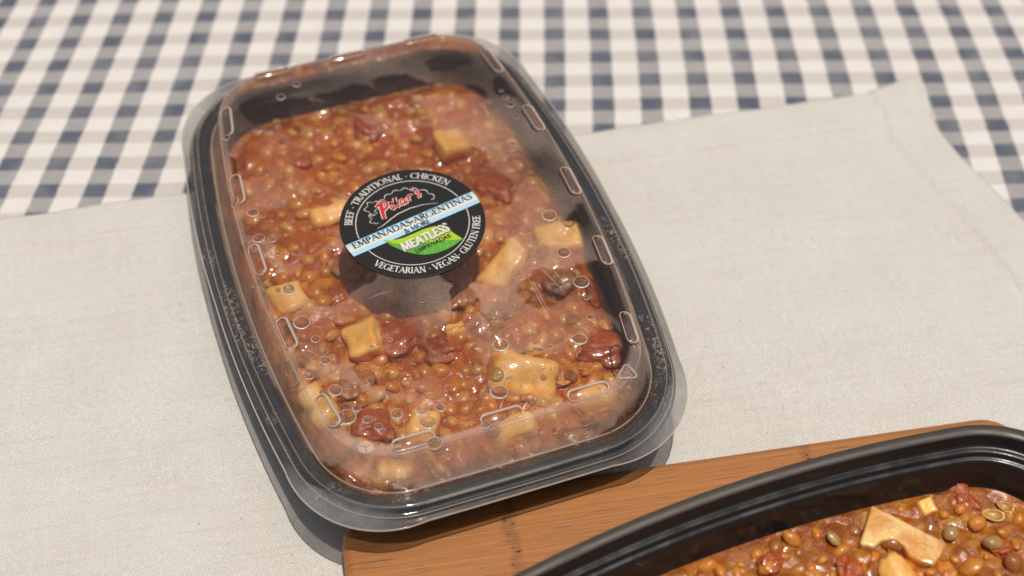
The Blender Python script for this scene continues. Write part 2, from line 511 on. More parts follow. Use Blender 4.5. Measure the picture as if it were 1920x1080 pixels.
def seam(offR, offF, along_right):
    pts = []
    if along_right:
        i = nu - 1 - int(round(offR / Lf * (nu - 1)))
        j0 = int(round(offF / Lr * (nv - 1)))
        idx = [j * nu + i for j in range(j0, nv)]
    else:
        j = int(round(offF / Lr * (nv - 1)))
        i1 = nu - 1 - int(round(offR / Lf * (nu - 1)))
        idx = [j * nu + i for i in range(0, i1)]
    v, f = [], []
    for a, b in zip(idx, idx[1:]):
        p, q = Vector(lv[a]), Vector(lv[b])
        L = (q - p).length
        n = max(1, int(L / .11))
        for k in range(n):                       # one little stitch after another
            c0, c1 = p.lerp(q, (k + .12) / n), p.lerp(q, (k + .88) / n)
            t = (q - p).normalized(); w_ = Vector((-t.y, t.x, 0)) * .026
            o_ = len(v)
            z_ = Vector((0, 0, .022))
            m_ = (c0 + c1) / 2
            v += [tuple(c0 - w_ * .6), tuple(c0 + w_ * .6), tuple(m_ + w_ + z_), tuple(m_ - w_ + z_), tuple(c1 + w_ * .6), tuple(c1 - w_ * .6)]
            f += [(o_ + 1, o_, o_ + 3, o_ + 2), (o_ + 2, o_ + 3, o_ + 5, o_ + 4)]
    o = mk("seam_stitching", v, f, M["thread"], linen)
    o["kind"] = "stuff"
seam(2.55, 2.35, True)
seam(2.55, 2.35, False)

# ------------------------------------------------------------------ bamboo board
BA = R(10.8)
def rounded_rect(w, h, r, n=10):
    pts = []
    for cx, cy, a0 in ((w - r, -r, 90), (w - r, -h + r, 0), (r, -h + r, -90), (r, -r, -180)):
        for k in range(n + 1):
            a = R(a0 - 90 * k / n)
            pts.append((cx + r * math.cos(a), cy + r * math.sin(a)))
    return pts
def board_ring(ins, z):
    w, h, r = 28.9, 30.0, 1.75
    return [(ins * 1 + p[0], -ins + p[1], z) for p in rounded_rect(w - 2 * ins, h - 2 * ins, r - ins)]
bv, bf = [], []
prof = [(.35, 0), (.1, .08), (0, .35), (0, 1.1), (.06, 1.32), (.2, 1.45), (.38, 1.5)]
for ins, z in prof: bv += board_ring(ins, z)
n = len(bv) // len(prof)
for k in range(len(prof) - 1):
    for i in range(n):
        j = (i + 1) % n
        bf.append((k * n + j, k * n + i, (k + 1) * n + i, (k + 1) * n + j))
bf.append(tuple(reversed(range((len(prof) - 1) * n, len(prof) * n))))
bf.append(tuple(range(n)))
board = mk("cutting_board", bv, bf, M["bamboo"], loc=(-6.95, 36.12, .12), rz=BA)
for p in board.data.polygons:
    if len(p.vertices) > 4: p.use_smooth = False
tag(board, "warm brown bamboo cutting board with rounded corners under the open tray", "cutting board")

# ------------------------------------------------------------------ the meal tray outline (both trays share it)
KB, A0, B0, RC, ME = .00975, 7.2445, 11.23, 2.7, .0015
def skeleton():
    """quarter outline points with normals: bulged long sides, nearly straight ends, arcs at the corners"""
    a, b = A0 - RC, B0 - RC
    vc = b
    for _ in range(30):
        uc = a - KB * vc * vc
        vc = b - ME * uc * uc
    uc = a - KB * vc * vc
    q = []
    for k in range(57):
        v = vc * k / 56
        nn = math.hypot(1, 2 * KB * v)
        q.append((a - KB * v * v, v, 1 / nn, 2 * KB * v / nn))
    a0 = math.atan2(q[-1][3], q[-1][2])
    a1 = math.atan2(1, 2 * ME * uc)
    for k in range(1, 20):
        t = a0 + (a1 - a0) * k / 20
        q.append((uc, vc, math.cos(t), math.sin(t)))
    for k in range(33):
        u = uc * (1 - k / 32)
        nn = math.hypot(1, 2 * ME * u)
        q.append((u, b - ME * u * u, 2 * ME * u / nn, 1 / nn))
    return q
Q = skeleton()
SK = list(Q)
SK += [(-u, v, -nu_, nv_) for u, v, nu_, nv_ in reversed(Q[:-1])]
SK += [(-u, -v, -nu_, -nv_) for u, v, nu_, nv_ in Q[1:]]
SK += [(u, -v, nu_, -nv_) for u, v, nu_, nv_ in reversed(Q[1:-1])]
NS = len(SK)
def ring(ds, de, z, tab=0.0):
    out = []
    for u, v, a, b in SK:
        c = 0
        if tab:
            c = max(0.0, 2 * abs(a * b)) ** 1.0 * tab
        out.append((u + a * (RC + ds + c), v + b * (RC + de + c), z))
    return out
def dist(u, v):
    du, dv = abs(u) + KB * v * v - A0, abs(v) + ME * u * u - B0
    if du > -RC and dv > -RC: return math.hypot(du + RC, dv + RC) - RC
    return max(du, dv)
def loft(rings, close_in=None):
    v, f = [], []
    for r in rings: v += r
    for k in range(len(rings) - 1):
        for i in range(NS):
            j = (i + 1) % NS
            f.append((k * NS + i, k * NS + j, (k + 1) * NS + j, (k + 1) * NS + i))
    return v, f
def cap(v, f, k, z, flip=False, steps=1):
    """close ring k with a fan"""
    c = len(v)
    v.append((0, 0, z))
    for i in range(NS):
        j = (i + 1) % NS
        f.append((k * NS + j, k * NS + i, c) if flip else (k * NS + i, k * NS + j, c))
def bead(name, ds, de, z, r, mat, parent, tab=0, nseg=8):
    """a pale bead round the whole outline, standing in for light along an edge"""
    c = ring(ds, de, z, tab)
    v, f = [], []
    for i, (x, y, zz) in enumerate(c):
        a, b = SK[i][2], SK[i][3]
        for k in range(nseg):
            t = 2 * math.pi * k / nseg
            v.append((x + a * r * math.cos(t), y + b * r * math.cos(t), zz + r * math.sin(t)))
    for i in range(NS):
        j = (i + 1) % NS
        for k in range(nseg):
            l = (k + 1) % nseg
            f.append((i * nseg + k, i * nseg + l, j * nseg + l, j * nseg + k))
    return mk(name, v, f, mat, parent)

TRAY = [(1.97, 3.28), (2.04, 3.40), (1.99, 3.47), (1.92, 3.49), (1.55, 3.49), (1.50, 3.47), (1.45, 3.40), (1.33, 3.05), (1.26, 2.94), (1.18, 2.92), (1.02, 2.93), (.95, 2.90), (.91, 2.78), (.87, 2.72), (.78, 2.72), (.68, 2.70), (.60, 2.58), (.47, 2.0), (.10, 1.1), (-.35, .5), (-.55, .30), (-.9, .14), (-1.4, .12)]
def side(d):               # the flanges are a little narrower on the long sides
    if d <= 0: return d
    return d * .88
def make_tray(parent, mat, rim):
    """rim: list of (offset, height) from the outer lip to the floor, then down the outside again"""
    rings = [ring(side(d), d, z) for d, z in rim]
    v, f = loft(rings)
    cap(v, f, len(rings) - 1, rim[-1][1])
    f = [tuple(reversed(q)) for q in f]
    o = mk("tray", v, f, mat, parent)
    m_ = o.modifiers.new("wall_thickness", 'SOLIDIFY')
    m_.thickness = .07 * S
    m_.offset = 1
    return o

AZ = .3541
CX, CY = -4.165, 48.415
box = bpy.data.objects.new("meal_container", None)
col.objects.link(box)
box.location = (CX * S, CY * S, .14 * S)
box.rotation_euler = (0, 0, AZ)
tag(box, "closed black meal container with fogged clear lid and round sticker on the linen placemat", "food container")
def local(px, py, z):
    """container frame; z above the placemat"""
    w = ray_plane(px, py, z) - Vector((CX, CY, 0))
    c, s = math.cos(-AZ), math.sin(-AZ)
    return (c * w.x - s * w.y, s * w.x + c * w.y)
ZL = 5.36                      # lid top in the container's own frame (0.14 above the table)
ZW = .14
CTRAY = [(1.98, 3.05), (2.04, 3.14), (2.02, 3.22), (1.82, 3.25), (1.72, 3.33), (1.64, 3.46), (1.56, 3.51), (1.12, 3.51), (1.02, 3.46), (.94, 3.3), (.85, 3.0), (.78, 2.95), (.66, 2.92), (.58, 2.85), (.50, 2.5), (.22, 1.7), (-.3, .55), (-.6, .28), (-1.0, .12), (-1.5, .1)]
make_tray(box, M["black"], CTRAY)

# ---- the lid
LP = [(-.55, 5.355), (-.32, 5.36), (-.10, 5.355), (.05, 5.34), (.17, 5.30), (.25, 5.21), (.30, 5.06), (.42, 4.64), (.55, 4.22), (.68, 3.86), (.78, 3.62), (.83, 3.55), (.87, 3.53), (.92, 3.55), (1.0, 3.60), (1.1, 3.62), (1.3, 3.625), (1.52, 3.62), (1.60, 3.59), (1.65, 3.47), (1.70, 3.38), (1.80, 3.35), (1.94, 3.37), (2.02, 3.38), (2.06, 3.37), (2.12, 3.35), (2.17, 3.335), (2.22, 3.33)]
rings, tabs = [], []
for d, z in LP:
    tb = 0 if d < 2.06 else .36 * (d - 2.06) / .16
    rings.append(ring(side(d), d, z - (.05 * tb), tb))
# top panel: rings shrunk to the middle
top = []
inner = rings[0]
NT = 110
for k in range(NT, 0, -1):
    t = k / (NT + 1)
    top.append([(p[0] * t, p[1] * t, ZL - .04 * (t ** 8) + .035 * math.sin(p[0] * t * .5 + 1) * math.cos(p[1] * t * .33)) for p in inner])
rings = list(reversed(rings)) + top
v, f = loft(rings)
cap(v, f, len(rings) - 1, ZL)

CLEAR = [  # patches where drops have run and left the film clear, read off the photo (centre px, radii px, tilt deg)
    (560, 215, 120, 42, -12), (700, 190, 110, 30, -12), (480, 285, 14, 42, 20), (455, 315, 26, 22, 0), (840, 118, 55, 16, -5), (800, 165, 130, 18, -6), (960, 165, 24, 40, 35),
    (1085, 405, 34, 26, 10), (1135, 545, 44, 60, 25), (1050, 530, 85, 34, 20), (870, 500, 45, 36, 20),
    (730, 665, 78, 62, 10), (865, 575, 28, 50, 0), (1140, 665, 62, 48, 15), (1120, 735, 78, 44, -12), (860, 700, 52, 34, -8), (850, 640, 40, 26, 0),
    (640, 790, 70, 74, 30), (560, 700, 34, 66, 55), (760, 800, 110, 44, -12), (930, 790, 90, 42, -14), (1060, 700, 50, 34, -20),
    (620, 520, 75, 45, 10), (560, 440, 60, 50, 0), (660, 320, 120, 48, -10), (800, 300, 130, 62, -10), (620, 250, 90, 40, -8), (910, 360, 60, 44, 10), (600, 390, 60, 34, -10), (920, 480, 40, 30, 0),
    (480, 520, 40, 70, 65), (500, 420, 46, 30, 20), (1180, 790, 34, 22, -30), (985, 700, 70, 40, 0), (670, 640, 60, 40, 0)]
CL = []
for px, py, rx, ry, tl in CLEAR:
    c = local(px, py, ZL + ZW)
    w = 44.0
    CL.append((c[0], c[1], rx / w, ry / (w * .76), R(tl) - AZ))
FROST = [(1145, 430, 14, 26), (1172, 470, 10, 22), (1215, 605, 10, 18), (1236, 655, 12, 34), (1248, 700, 12, 30), (1240, 745, 14, 30), (428, 560, 8, 30), (445, 610, 9, 34), (470, 650, 9, 24), (390, 480, 8, 20), (495, 690, 8, 16), (600, 800, 10, 14), (620, 920, 30, 10),
         (770, 925, 30, 10), (400, 200, 14, 12), (425, 170, 12, 10), (985, 145, 8, 10), (530, 690, 6, 14), (510, 780, 12, 10)]
FR = [local(a, b, 3.76) + (c / 40, d / 34) for a, b, c, d in FROST]
fog, frost, lip = [], [], []
for (x, y, z) in v:
    fx = x + .55 * noise.noise((x * .7, y * .7, 0)) + .12 * noise.noise((x * 3, y * 3, 4))
    fy = y + .55 * noise.noise((x * .7, y * .7, 9)) + .12 * noise.noise((x * 3, y * 3, 8))
    m_ = 1.0
    dv = dist(x, y)
    for (cx, cy, rx, ry, tl) in CL:
        dx, dy = fx - cx, fy - cy
        if abs(dx) > 4.5 or abs(dy) > 4.5: continue
        c_, s_ = math.cos(-tl), math.sin(-tl)
        a = math.hypot((c_ * dx - s_ * dy) / rx, (s_ * dx + c_ * dy) / ry)
        m_ = min(m_, min(1, max(0, (a - .95) / .09)))
    g = .33 * m_ * (.72 + .5 * max(-1, min(1, 2.2 * noise.noise((fx * .33, fy * .33, 21))))) * (1 - .4 * min(1, max(0, (y - 7.5) / 2))) + .045
    g *= 1 + .35 * noise.noise((x * .25, y * .25, 3))
    if dv > 0:
        g = .30 + .16 * noise.noise((x * .6, y * .6, 3))
        if y < -8: g += .28 * min(1, (-8 - y) / 2)
        if x < 0: g += .12
    if dv > .9: g = .065
    if dv > 1.63: g = .12
    if dv > 1.92:
        corner = min(1, max(0, (abs(x) + .00975 * y * y * .6 - 5.2) / 2)) * min(1, max(0, (abs(y) - 8.8) / 2))
        g = .08 + .40 * corner + .06 * noise.noise((x * .8, y * .8, 3))
    fog.append(max(.0, g))
    lip.append(1.0 if dv > 1.66 else 0.0)
    fo = 0
    if dv > .9:
        for (cx, cy, rx, ry) in FR:
            a = math.hypot((x - cx) / max(rx, .3), (y - cy) / max(ry, .3))
            fo = max(fo, min(1, max(0, (1.25 - a) / .6)))
        fo *= .5 + .5 * (dv < 1.6)
        fo += .10 if noise.noise((x * .7, y * .7, 12)) > .25 else 0
    frost.append(min(1, fo))
lme = mesh_data("lid", v, f)
attr(lme, "fog", fog)
attr(lme, "frost", frost)
attr(lme, "lip", lip)
lid = add("lid", lme, M["lid"], box)
lid["label"] = "clear plastic lid with condensation and drops"
bead("outer_glint", side(2.22), 2.22, 3.33 - .05 * .36, .03, M["edge_glint"], lid, .36)  # pale beads added for the light lines along the lid's edges
bead("skirt_glint", side(1.90), 1.90, 3.36, .03, M["edge"], lid)
bead("channel_glint", side(.86), .86, 3.56, .032, M["edge"], lid)
bead("band_glint", side(1.57), 1.57, 3.61, .024, M["edge_glint_mid"], lid)
bead("dome_glint", side(.22), .22, 5.26, .03, M["edge_glint_mid"], lid)

# ---- moulded ribs along the dome edge
def stadium(l, w, n=8):
    p = []
    for sgn, a0 in ((1, -90), (-1, 90)):
        for k in range(n + 1):
            a = R(a0 + 180 * k / n)
            p.append(((w / 2) * math.cos(a) + sgn * (l - w) / 2, (w / 2) * math.sin(a)))
    return p
def rib_mesh():
    v, f = [], []
    prof = [(0, -.02), (.03, .10), (.07, .17), (.13, .20)]
    base = None
    for ins, z in prof:
        v += [(x, y, z) for x, y in stadium(1.8 - 2 * ins, .56 - 2 * ins)]
    n = len(v) // 4
    for k in range(3):
        for i in range(n):
            j = (i + 1) % n
            f.append((k * n + i, k * n + j, (k + 1) * n + j, (k + 1) * n + i))
    f.append(tuple(range(3 * n, 4 * n)))
    me = mesh_data("rib", v, f)
    attr(me, "fog", [.03] * len(v)); attr(me, "frost", [0] * len(v))
    return me
def rib_glint():
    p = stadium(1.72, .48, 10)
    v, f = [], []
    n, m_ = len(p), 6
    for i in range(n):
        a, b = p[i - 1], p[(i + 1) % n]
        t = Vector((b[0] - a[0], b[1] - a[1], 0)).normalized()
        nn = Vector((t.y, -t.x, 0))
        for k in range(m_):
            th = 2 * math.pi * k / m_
            rr = .020 + .048 * max(0, nn.y) ** 1.5 + .012 * max(0, nn.x)  # thicker on one side, shaping the rib's sun highlight
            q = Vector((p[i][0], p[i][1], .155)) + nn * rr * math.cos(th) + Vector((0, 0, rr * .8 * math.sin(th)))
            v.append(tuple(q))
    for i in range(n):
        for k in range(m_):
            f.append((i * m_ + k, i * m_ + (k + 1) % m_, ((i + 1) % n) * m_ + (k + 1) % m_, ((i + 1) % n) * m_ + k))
    return mesh_data("edge_glint", v, f)
rme, rbe = rib_mesh(), rib_glint()
rme.materials.append(M["lid"]); rbe.materials.append(M["edge_glint"])
# sun glint of each rib, a pale bead joined in as second material
bmx = bmesh.new(); bmx.from_mesh(rme); k0 = len(bmx.faces)
bmx.from_mesh(rbe)
bmx.faces.ensure_lookup_table()
for q in bmx.faces[k0:]: q.material_index = 1
bmx.to_mesh(rme); bmx.free()
rme.materials.append(M["edge_glint"])
ribs = []
for sgn in (-1, 1):
    for b in (-8.587, -4.293, 0, 4.293, 8.587):
        u = A0 - KB * b * b - .16
        ribs.append((sgn * u, b, math.pi + (math.atan2(1, -2 * KB * b) if sgn > 0 else math.atan2(1, 2 * KB * b)), sgn))
    for a in (-3.65, 0, 3.65):
        ribs.append((a, sgn * (B0 - .16), 0, 0))
for x, y, a, sgn in ribs:
    o = add("rib", rme, None, lid, (x, y, ZL - .05), a)
    if sgn: 
        o.rotation_euler = (Matrix.Rotation(sgn * .30, 3, 'Y') @ Matrix.Rotation(a, 3, 'Z')).to_euler()
    else:
        o.rotation_euler = (Matrix.Rotation(-math.copysign(.30, y), 3, 'X') @ Matrix.Rotation(a, 3, 'Z')).to_euler()

# ---- water drops on the lid
def drop_mesh(h=.36):
    v, f = [], []
    n, m_ = 20, 7
    for k in range(m_):
        t = k / m_ * math.pi / 2
        for i in range(n):
            a = 2 * math.pi * i / n
            v.append((math.cos(a) * math.cos(t) ** .8, math.sin(a) * math.cos(t) ** .8, h * math.sin(t)))
    c = len(v); v.append((0, 0, h))
    for k in range(m_ - 1):
        for i in range(n):
            j = (i + 1) % n
            f.append((k * n + i, k * n + j, (k + 1) * n + j, (k + 1) * n + i))
    for i in range(n): f.append(((m_ - 1) * n + i, (m_ - 1) * n + (i + 1) % n, c))
    f.append(tuple(reversed(range(n))))
    return mesh_data("droplet", v, f)
dme = drop_mesh()
dme.materials.append(M["water"])
dme.materials.append(M["drop_glint"])
bmx = bmesh.new(); bmx.from_mesh(dme)
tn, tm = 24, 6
rw = lambda i: .045 + .10 * max(0, -math.sin(2 * math.pi * i / 24)) ** 1.5  # pale ring stands in for the bright crescent of refracted light, thickest camera-side
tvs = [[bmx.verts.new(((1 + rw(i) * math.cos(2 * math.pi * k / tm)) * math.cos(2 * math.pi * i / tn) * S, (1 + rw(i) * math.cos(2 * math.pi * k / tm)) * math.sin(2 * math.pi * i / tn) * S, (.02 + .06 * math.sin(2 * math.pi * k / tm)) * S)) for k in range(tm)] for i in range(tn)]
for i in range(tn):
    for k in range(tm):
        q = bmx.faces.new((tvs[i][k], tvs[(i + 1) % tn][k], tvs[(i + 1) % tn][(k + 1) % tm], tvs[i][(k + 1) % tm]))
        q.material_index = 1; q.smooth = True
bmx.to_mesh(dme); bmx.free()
def on_lid(px, py):
    u, v_ = local(px, py, ZL + ZW)
    if dist(u, v_) < .08: return u, v_, ZL, 0
    for (d0, z0), (d1, z1) in zip(LP[3:11], LP[4:12]):
        for q in range(6):
            z = z0 + (z1 - z0) * q / 6
            u, v_ = local(px, py, z + ZW)
            dd = dist(u, v_)
            k = 1 if abs(v_) > B0 - 1.5 else .88
            if dd < (d0 + (d1 - d0) * q / 6) * k: return u, v_, z, 1
    return u, v_, 3.6, 1
DROPS = [(566, 605, 30), (592, 636, 16), (610, 676, 19), (580, 705, 16), (629, 732, 22), (669, 765, 16), (650, 782, 32), (744, 776, 22), (792, 769, 21), (826, 764, 17), (802, 792, 26), (689, 787, 15), (710, 800, 13), (542, 544, 22), (731, 637, 9), (697, 650, 8), (709, 647, 8), (752, 689, 8), (791, 564, 8), (617, 592, 7), (627, 590, 6), (539, 652, 11), (540, 700, 9),
         (939, 647, 27), (1087, 636, 25), (1031, 650, 11), (936, 735, 32), (1194, 651, 24), (1202, 710, 10), (1162, 744, 12), (1162, 729, 8), (910, 796, 16), (1097, 794, 11), (1145, 781, 11), (1012, 809, 9), (1040, 809, 11), (1075, 824, 10), (952, 710, 9),
         (1030, 404, 28), (1057, 474, 22), (1090, 529, 28), (1107, 595, 13), (1154, 500, 12), (1100, 559, 9), (485, 447, 22), (474, 399, 19), (510, 449, 14), (494, 405, 10), (510, 414, 8), (541, 540, 20), (620, 464, 9), (520, 476, 10), (441, 381, 20), (499, 354, 8),
         (556, 158, 14), (527, 182, 17), (957, 196, 15), (948, 182, 11), (940, 170, 9), (916, 189, 9), (967, 219, 11), (930, 207, 7), (745, 850, 20), (815, 832, 24), (824, 854, 10), (424, 258, 14), (1202, 600, 12), (664, 845, 8), (610, 812, 10), (476, 537, 9), (962, 270, 12), (967, 288, 8)]
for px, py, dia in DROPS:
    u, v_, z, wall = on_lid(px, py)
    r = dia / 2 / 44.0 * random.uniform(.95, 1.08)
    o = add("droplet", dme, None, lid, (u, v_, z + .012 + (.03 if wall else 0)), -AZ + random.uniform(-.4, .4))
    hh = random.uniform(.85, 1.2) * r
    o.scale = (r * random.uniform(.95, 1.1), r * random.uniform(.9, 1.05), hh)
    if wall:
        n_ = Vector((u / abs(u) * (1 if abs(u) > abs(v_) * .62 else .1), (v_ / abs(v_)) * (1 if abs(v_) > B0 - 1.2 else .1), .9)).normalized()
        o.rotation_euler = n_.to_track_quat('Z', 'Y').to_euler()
# fine beads of condensation nobody could count
fv, ff = [], []
def tiny(px, py, r):
    u, v_, z, wall = on_lid(px, py)
    c = len(fv); n = 7
    for lev, (rr, zz) in enumerate(((1, 0), (.75, .5), (.35, .8))):
        for i in range(n):
            a = 2 * math.pi * i / n
            fv.append((u + r * rr * math.cos(a), v_ + r * rr * math.sin(a), z + .014 + (.03 if wall else 0) + r * zz * .7))
    for l in range(2):
        for i in range(n):
            j = (i + 1) % n
            ff.append((c + l * n + i, c + l * n + j, c + (l + 1) * n + j, c + (l + 1) * n + i))
    ff.append(tuple(range(c + 2 * n, c + 3 * n)))
    ff.append(tuple(reversed(range(c, c + n))))
for k in range(90):
    px, py = random.gauss(1150, 26), 0
    py = 783 - (px - 1150) * .35 + random.gauss(0, 9)
    tiny(px, py, random.uniform(.03, .085))
for s0 in range(5):
    for k in range(9):
        tiny(1163 + s0 * 9 + k * 2.4, 785 - s0 * 7 - k * 6, random.uniform(.035, .06))
for cx, cy, sx, sy, nn in ((497, 515, 3, 14, 26), (510, 650, 4, 14, 26), (486, 600, 4, 10, 14), (720, 893, 16, 8, 26), (1030, 250, 6, 10, 12), (1030, 800, 40, 12, 16), (640, 890, 14, 12, 14), (835, 715, 28, 12, 50), (1020, 240, 8, 16, 10), (520, 425, 40, 40, 18), (1120, 700, 60, 40, 20), (700, 700, 170, 110, 110), (1000, 520, 130, 130, 90), (600, 330, 90, 80, 40), (740, 640, 140, 90, 60), (980, 600, 120, 120, 50), (690, 190, 40, 8, 14)):
    for k in range(nn):
        tiny(random.gauss(cx, sx), random.gauss(cy, sy), random.uniform(.02, .05))
o = mk("condensation", fv, ff, M["water"], lid)
o["kind"] = "stuff"

# ---- marks moulded into the lid
def strip(pts, w, z, closed=False, taper=None):
    """flat ribbon along a polyline with mitred joints"""
    v, f = [], []
    n = len(pts)
    for i in range(n):
        a = pts[(i - 1) % n] if (closed or i > 0) else pts[i]
        b = pts[(i + 1) % n] if (closed or i < n - 1) else pts[i]
        t = Vector((b[0] - a[0], b[1] - a[1]))
        t = t.normalized() if t.length > 1e-9 else Vector((1, 0))
        ww = w if taper is None else w * taper(i / (n - 1))
        v += [(pts[i][0] - t.y * ww / 2, pts[i][1] + t.x * ww / 2, z), (pts[i][0] + t.y * ww / 2, pts[i][1] - t.x * ww / 2, z)]
    for i in range(n if closed else n - 1):
        j = (i + 1) % n
        f.append((2 * i + 1, 2 * j + 1, 2 * j, 2 * i))
    return v, f
class Flat:
    def __init__(s): s.v, s.f, s.z = [], [], 0
    def add(s, vf):
        o_ = len(s.v); s.v += vf[0]; s.f += [tuple(o_ + i for i in q) for q in vf[1]]
    def build(s, name, mat, parent, loc=(0, 0, 0), rz=0):
        return mk(name, s.v, s.f, mat, parent, False, loc, rz)
def circ(cx, cy, r, a0=0, a1=360, n=40):
    return [(cx + r * math.cos(R(a0 + (a1 - a0) * k / n)), cy + r * math.sin(R(a0 + (a1 - a0) * k / n))) for k in range(n + 1)]
u, v_ = local(1176, 700, ZL + ZW)
F = Flat()
tri = []
for k in range(3):
    a = 90 + 120 * k
    c = (.26 * math.cos(R(a)), .26 * math.sin(R(a)))
    tri += [(c[0] + .10 * math.cos(R(a + t)), c[1] + .10 * math.sin(R(a + t))) for t in (-55, -30, 0, 30, 55)]
tri = [(x * 1.12, y * 1.12) for x, y in tri]
F.add(strip(tri, .065, 0, True))
for k in range(3):
    a = R(30 + 120 * k)
    F.add(strip([(.19 * math.cos(a), .19 * math.sin(a)), (.32 * math.cos(a), .32 * math.sin(a))], .04, .003))
F.add(strip(circ(0, -.02, .07, -60, 200, 12), .03, .004))
F.build("recycling_mark", M["emboss"], lid, (u, v_, ZL + .045), -AZ + .10)
u, v_ = local(686, 840, ZL + ZW)
F = Flat()
hx = [(.37 * math.cos(R(30 + 60 * k)), .37 * math.sin(R(30 + 60 * k)) * .95) for k in range(6)]
for k in (0, 2, 4):
    q = [hx[k], hx[(k + 1) % 6], hx[(k + 2) % 6], (0, 0)]
    cx, cy = sum(p[0] for p in q) / 4, sum(p[1] for p in q) / 4
    q = [(cx + (p[0] - cx) * .86, cy + (p[1] - cy) * .86, 0) for p in q]
    F.add((q, [(0, 1, 2, 3)]))
F.add(strip([(-.56, .42), (-.42, .42), (-.56, .24), (-.42, .24)], .045, 0))
F.build("cube_mark", M["emboss"], lid, (u, v_, ZL + .045), -AZ + .15)
# scratches and scuffs on the lid
F = Flat()
for (a, b) in (((690, 562), (735, 545)), ((1015, 505), (1055, 545)), ((1030, 500), (1062, 535)), ((585, 614), (602, 615)), ((676, 682), (694, 681)), ((977, 667), (996, 668)), ((700, 842), (722, 840)), ((990, 520), (1030, 600)), ((1000, 530), (1026, 580)), ((565, 656), (592, 664))):
    p, q = local(a[0], a[1], ZL + ZW), local(b[0], b[1], ZL + ZW)
    n = 8
    F.add(strip([(p[0] + (q[0] - p[0]) * k / n, p[1] + (q[1] - p[1]) * k / n + .03 * math.sin(k * .5)) for k in range(n + 1)], .022, 0, False, lambda t: .3 + math.sin(math.pi * t)))
F.build("scratches", M["emboss"], lid, (0, 0, ZL + .04))["kind"] = "stuff"

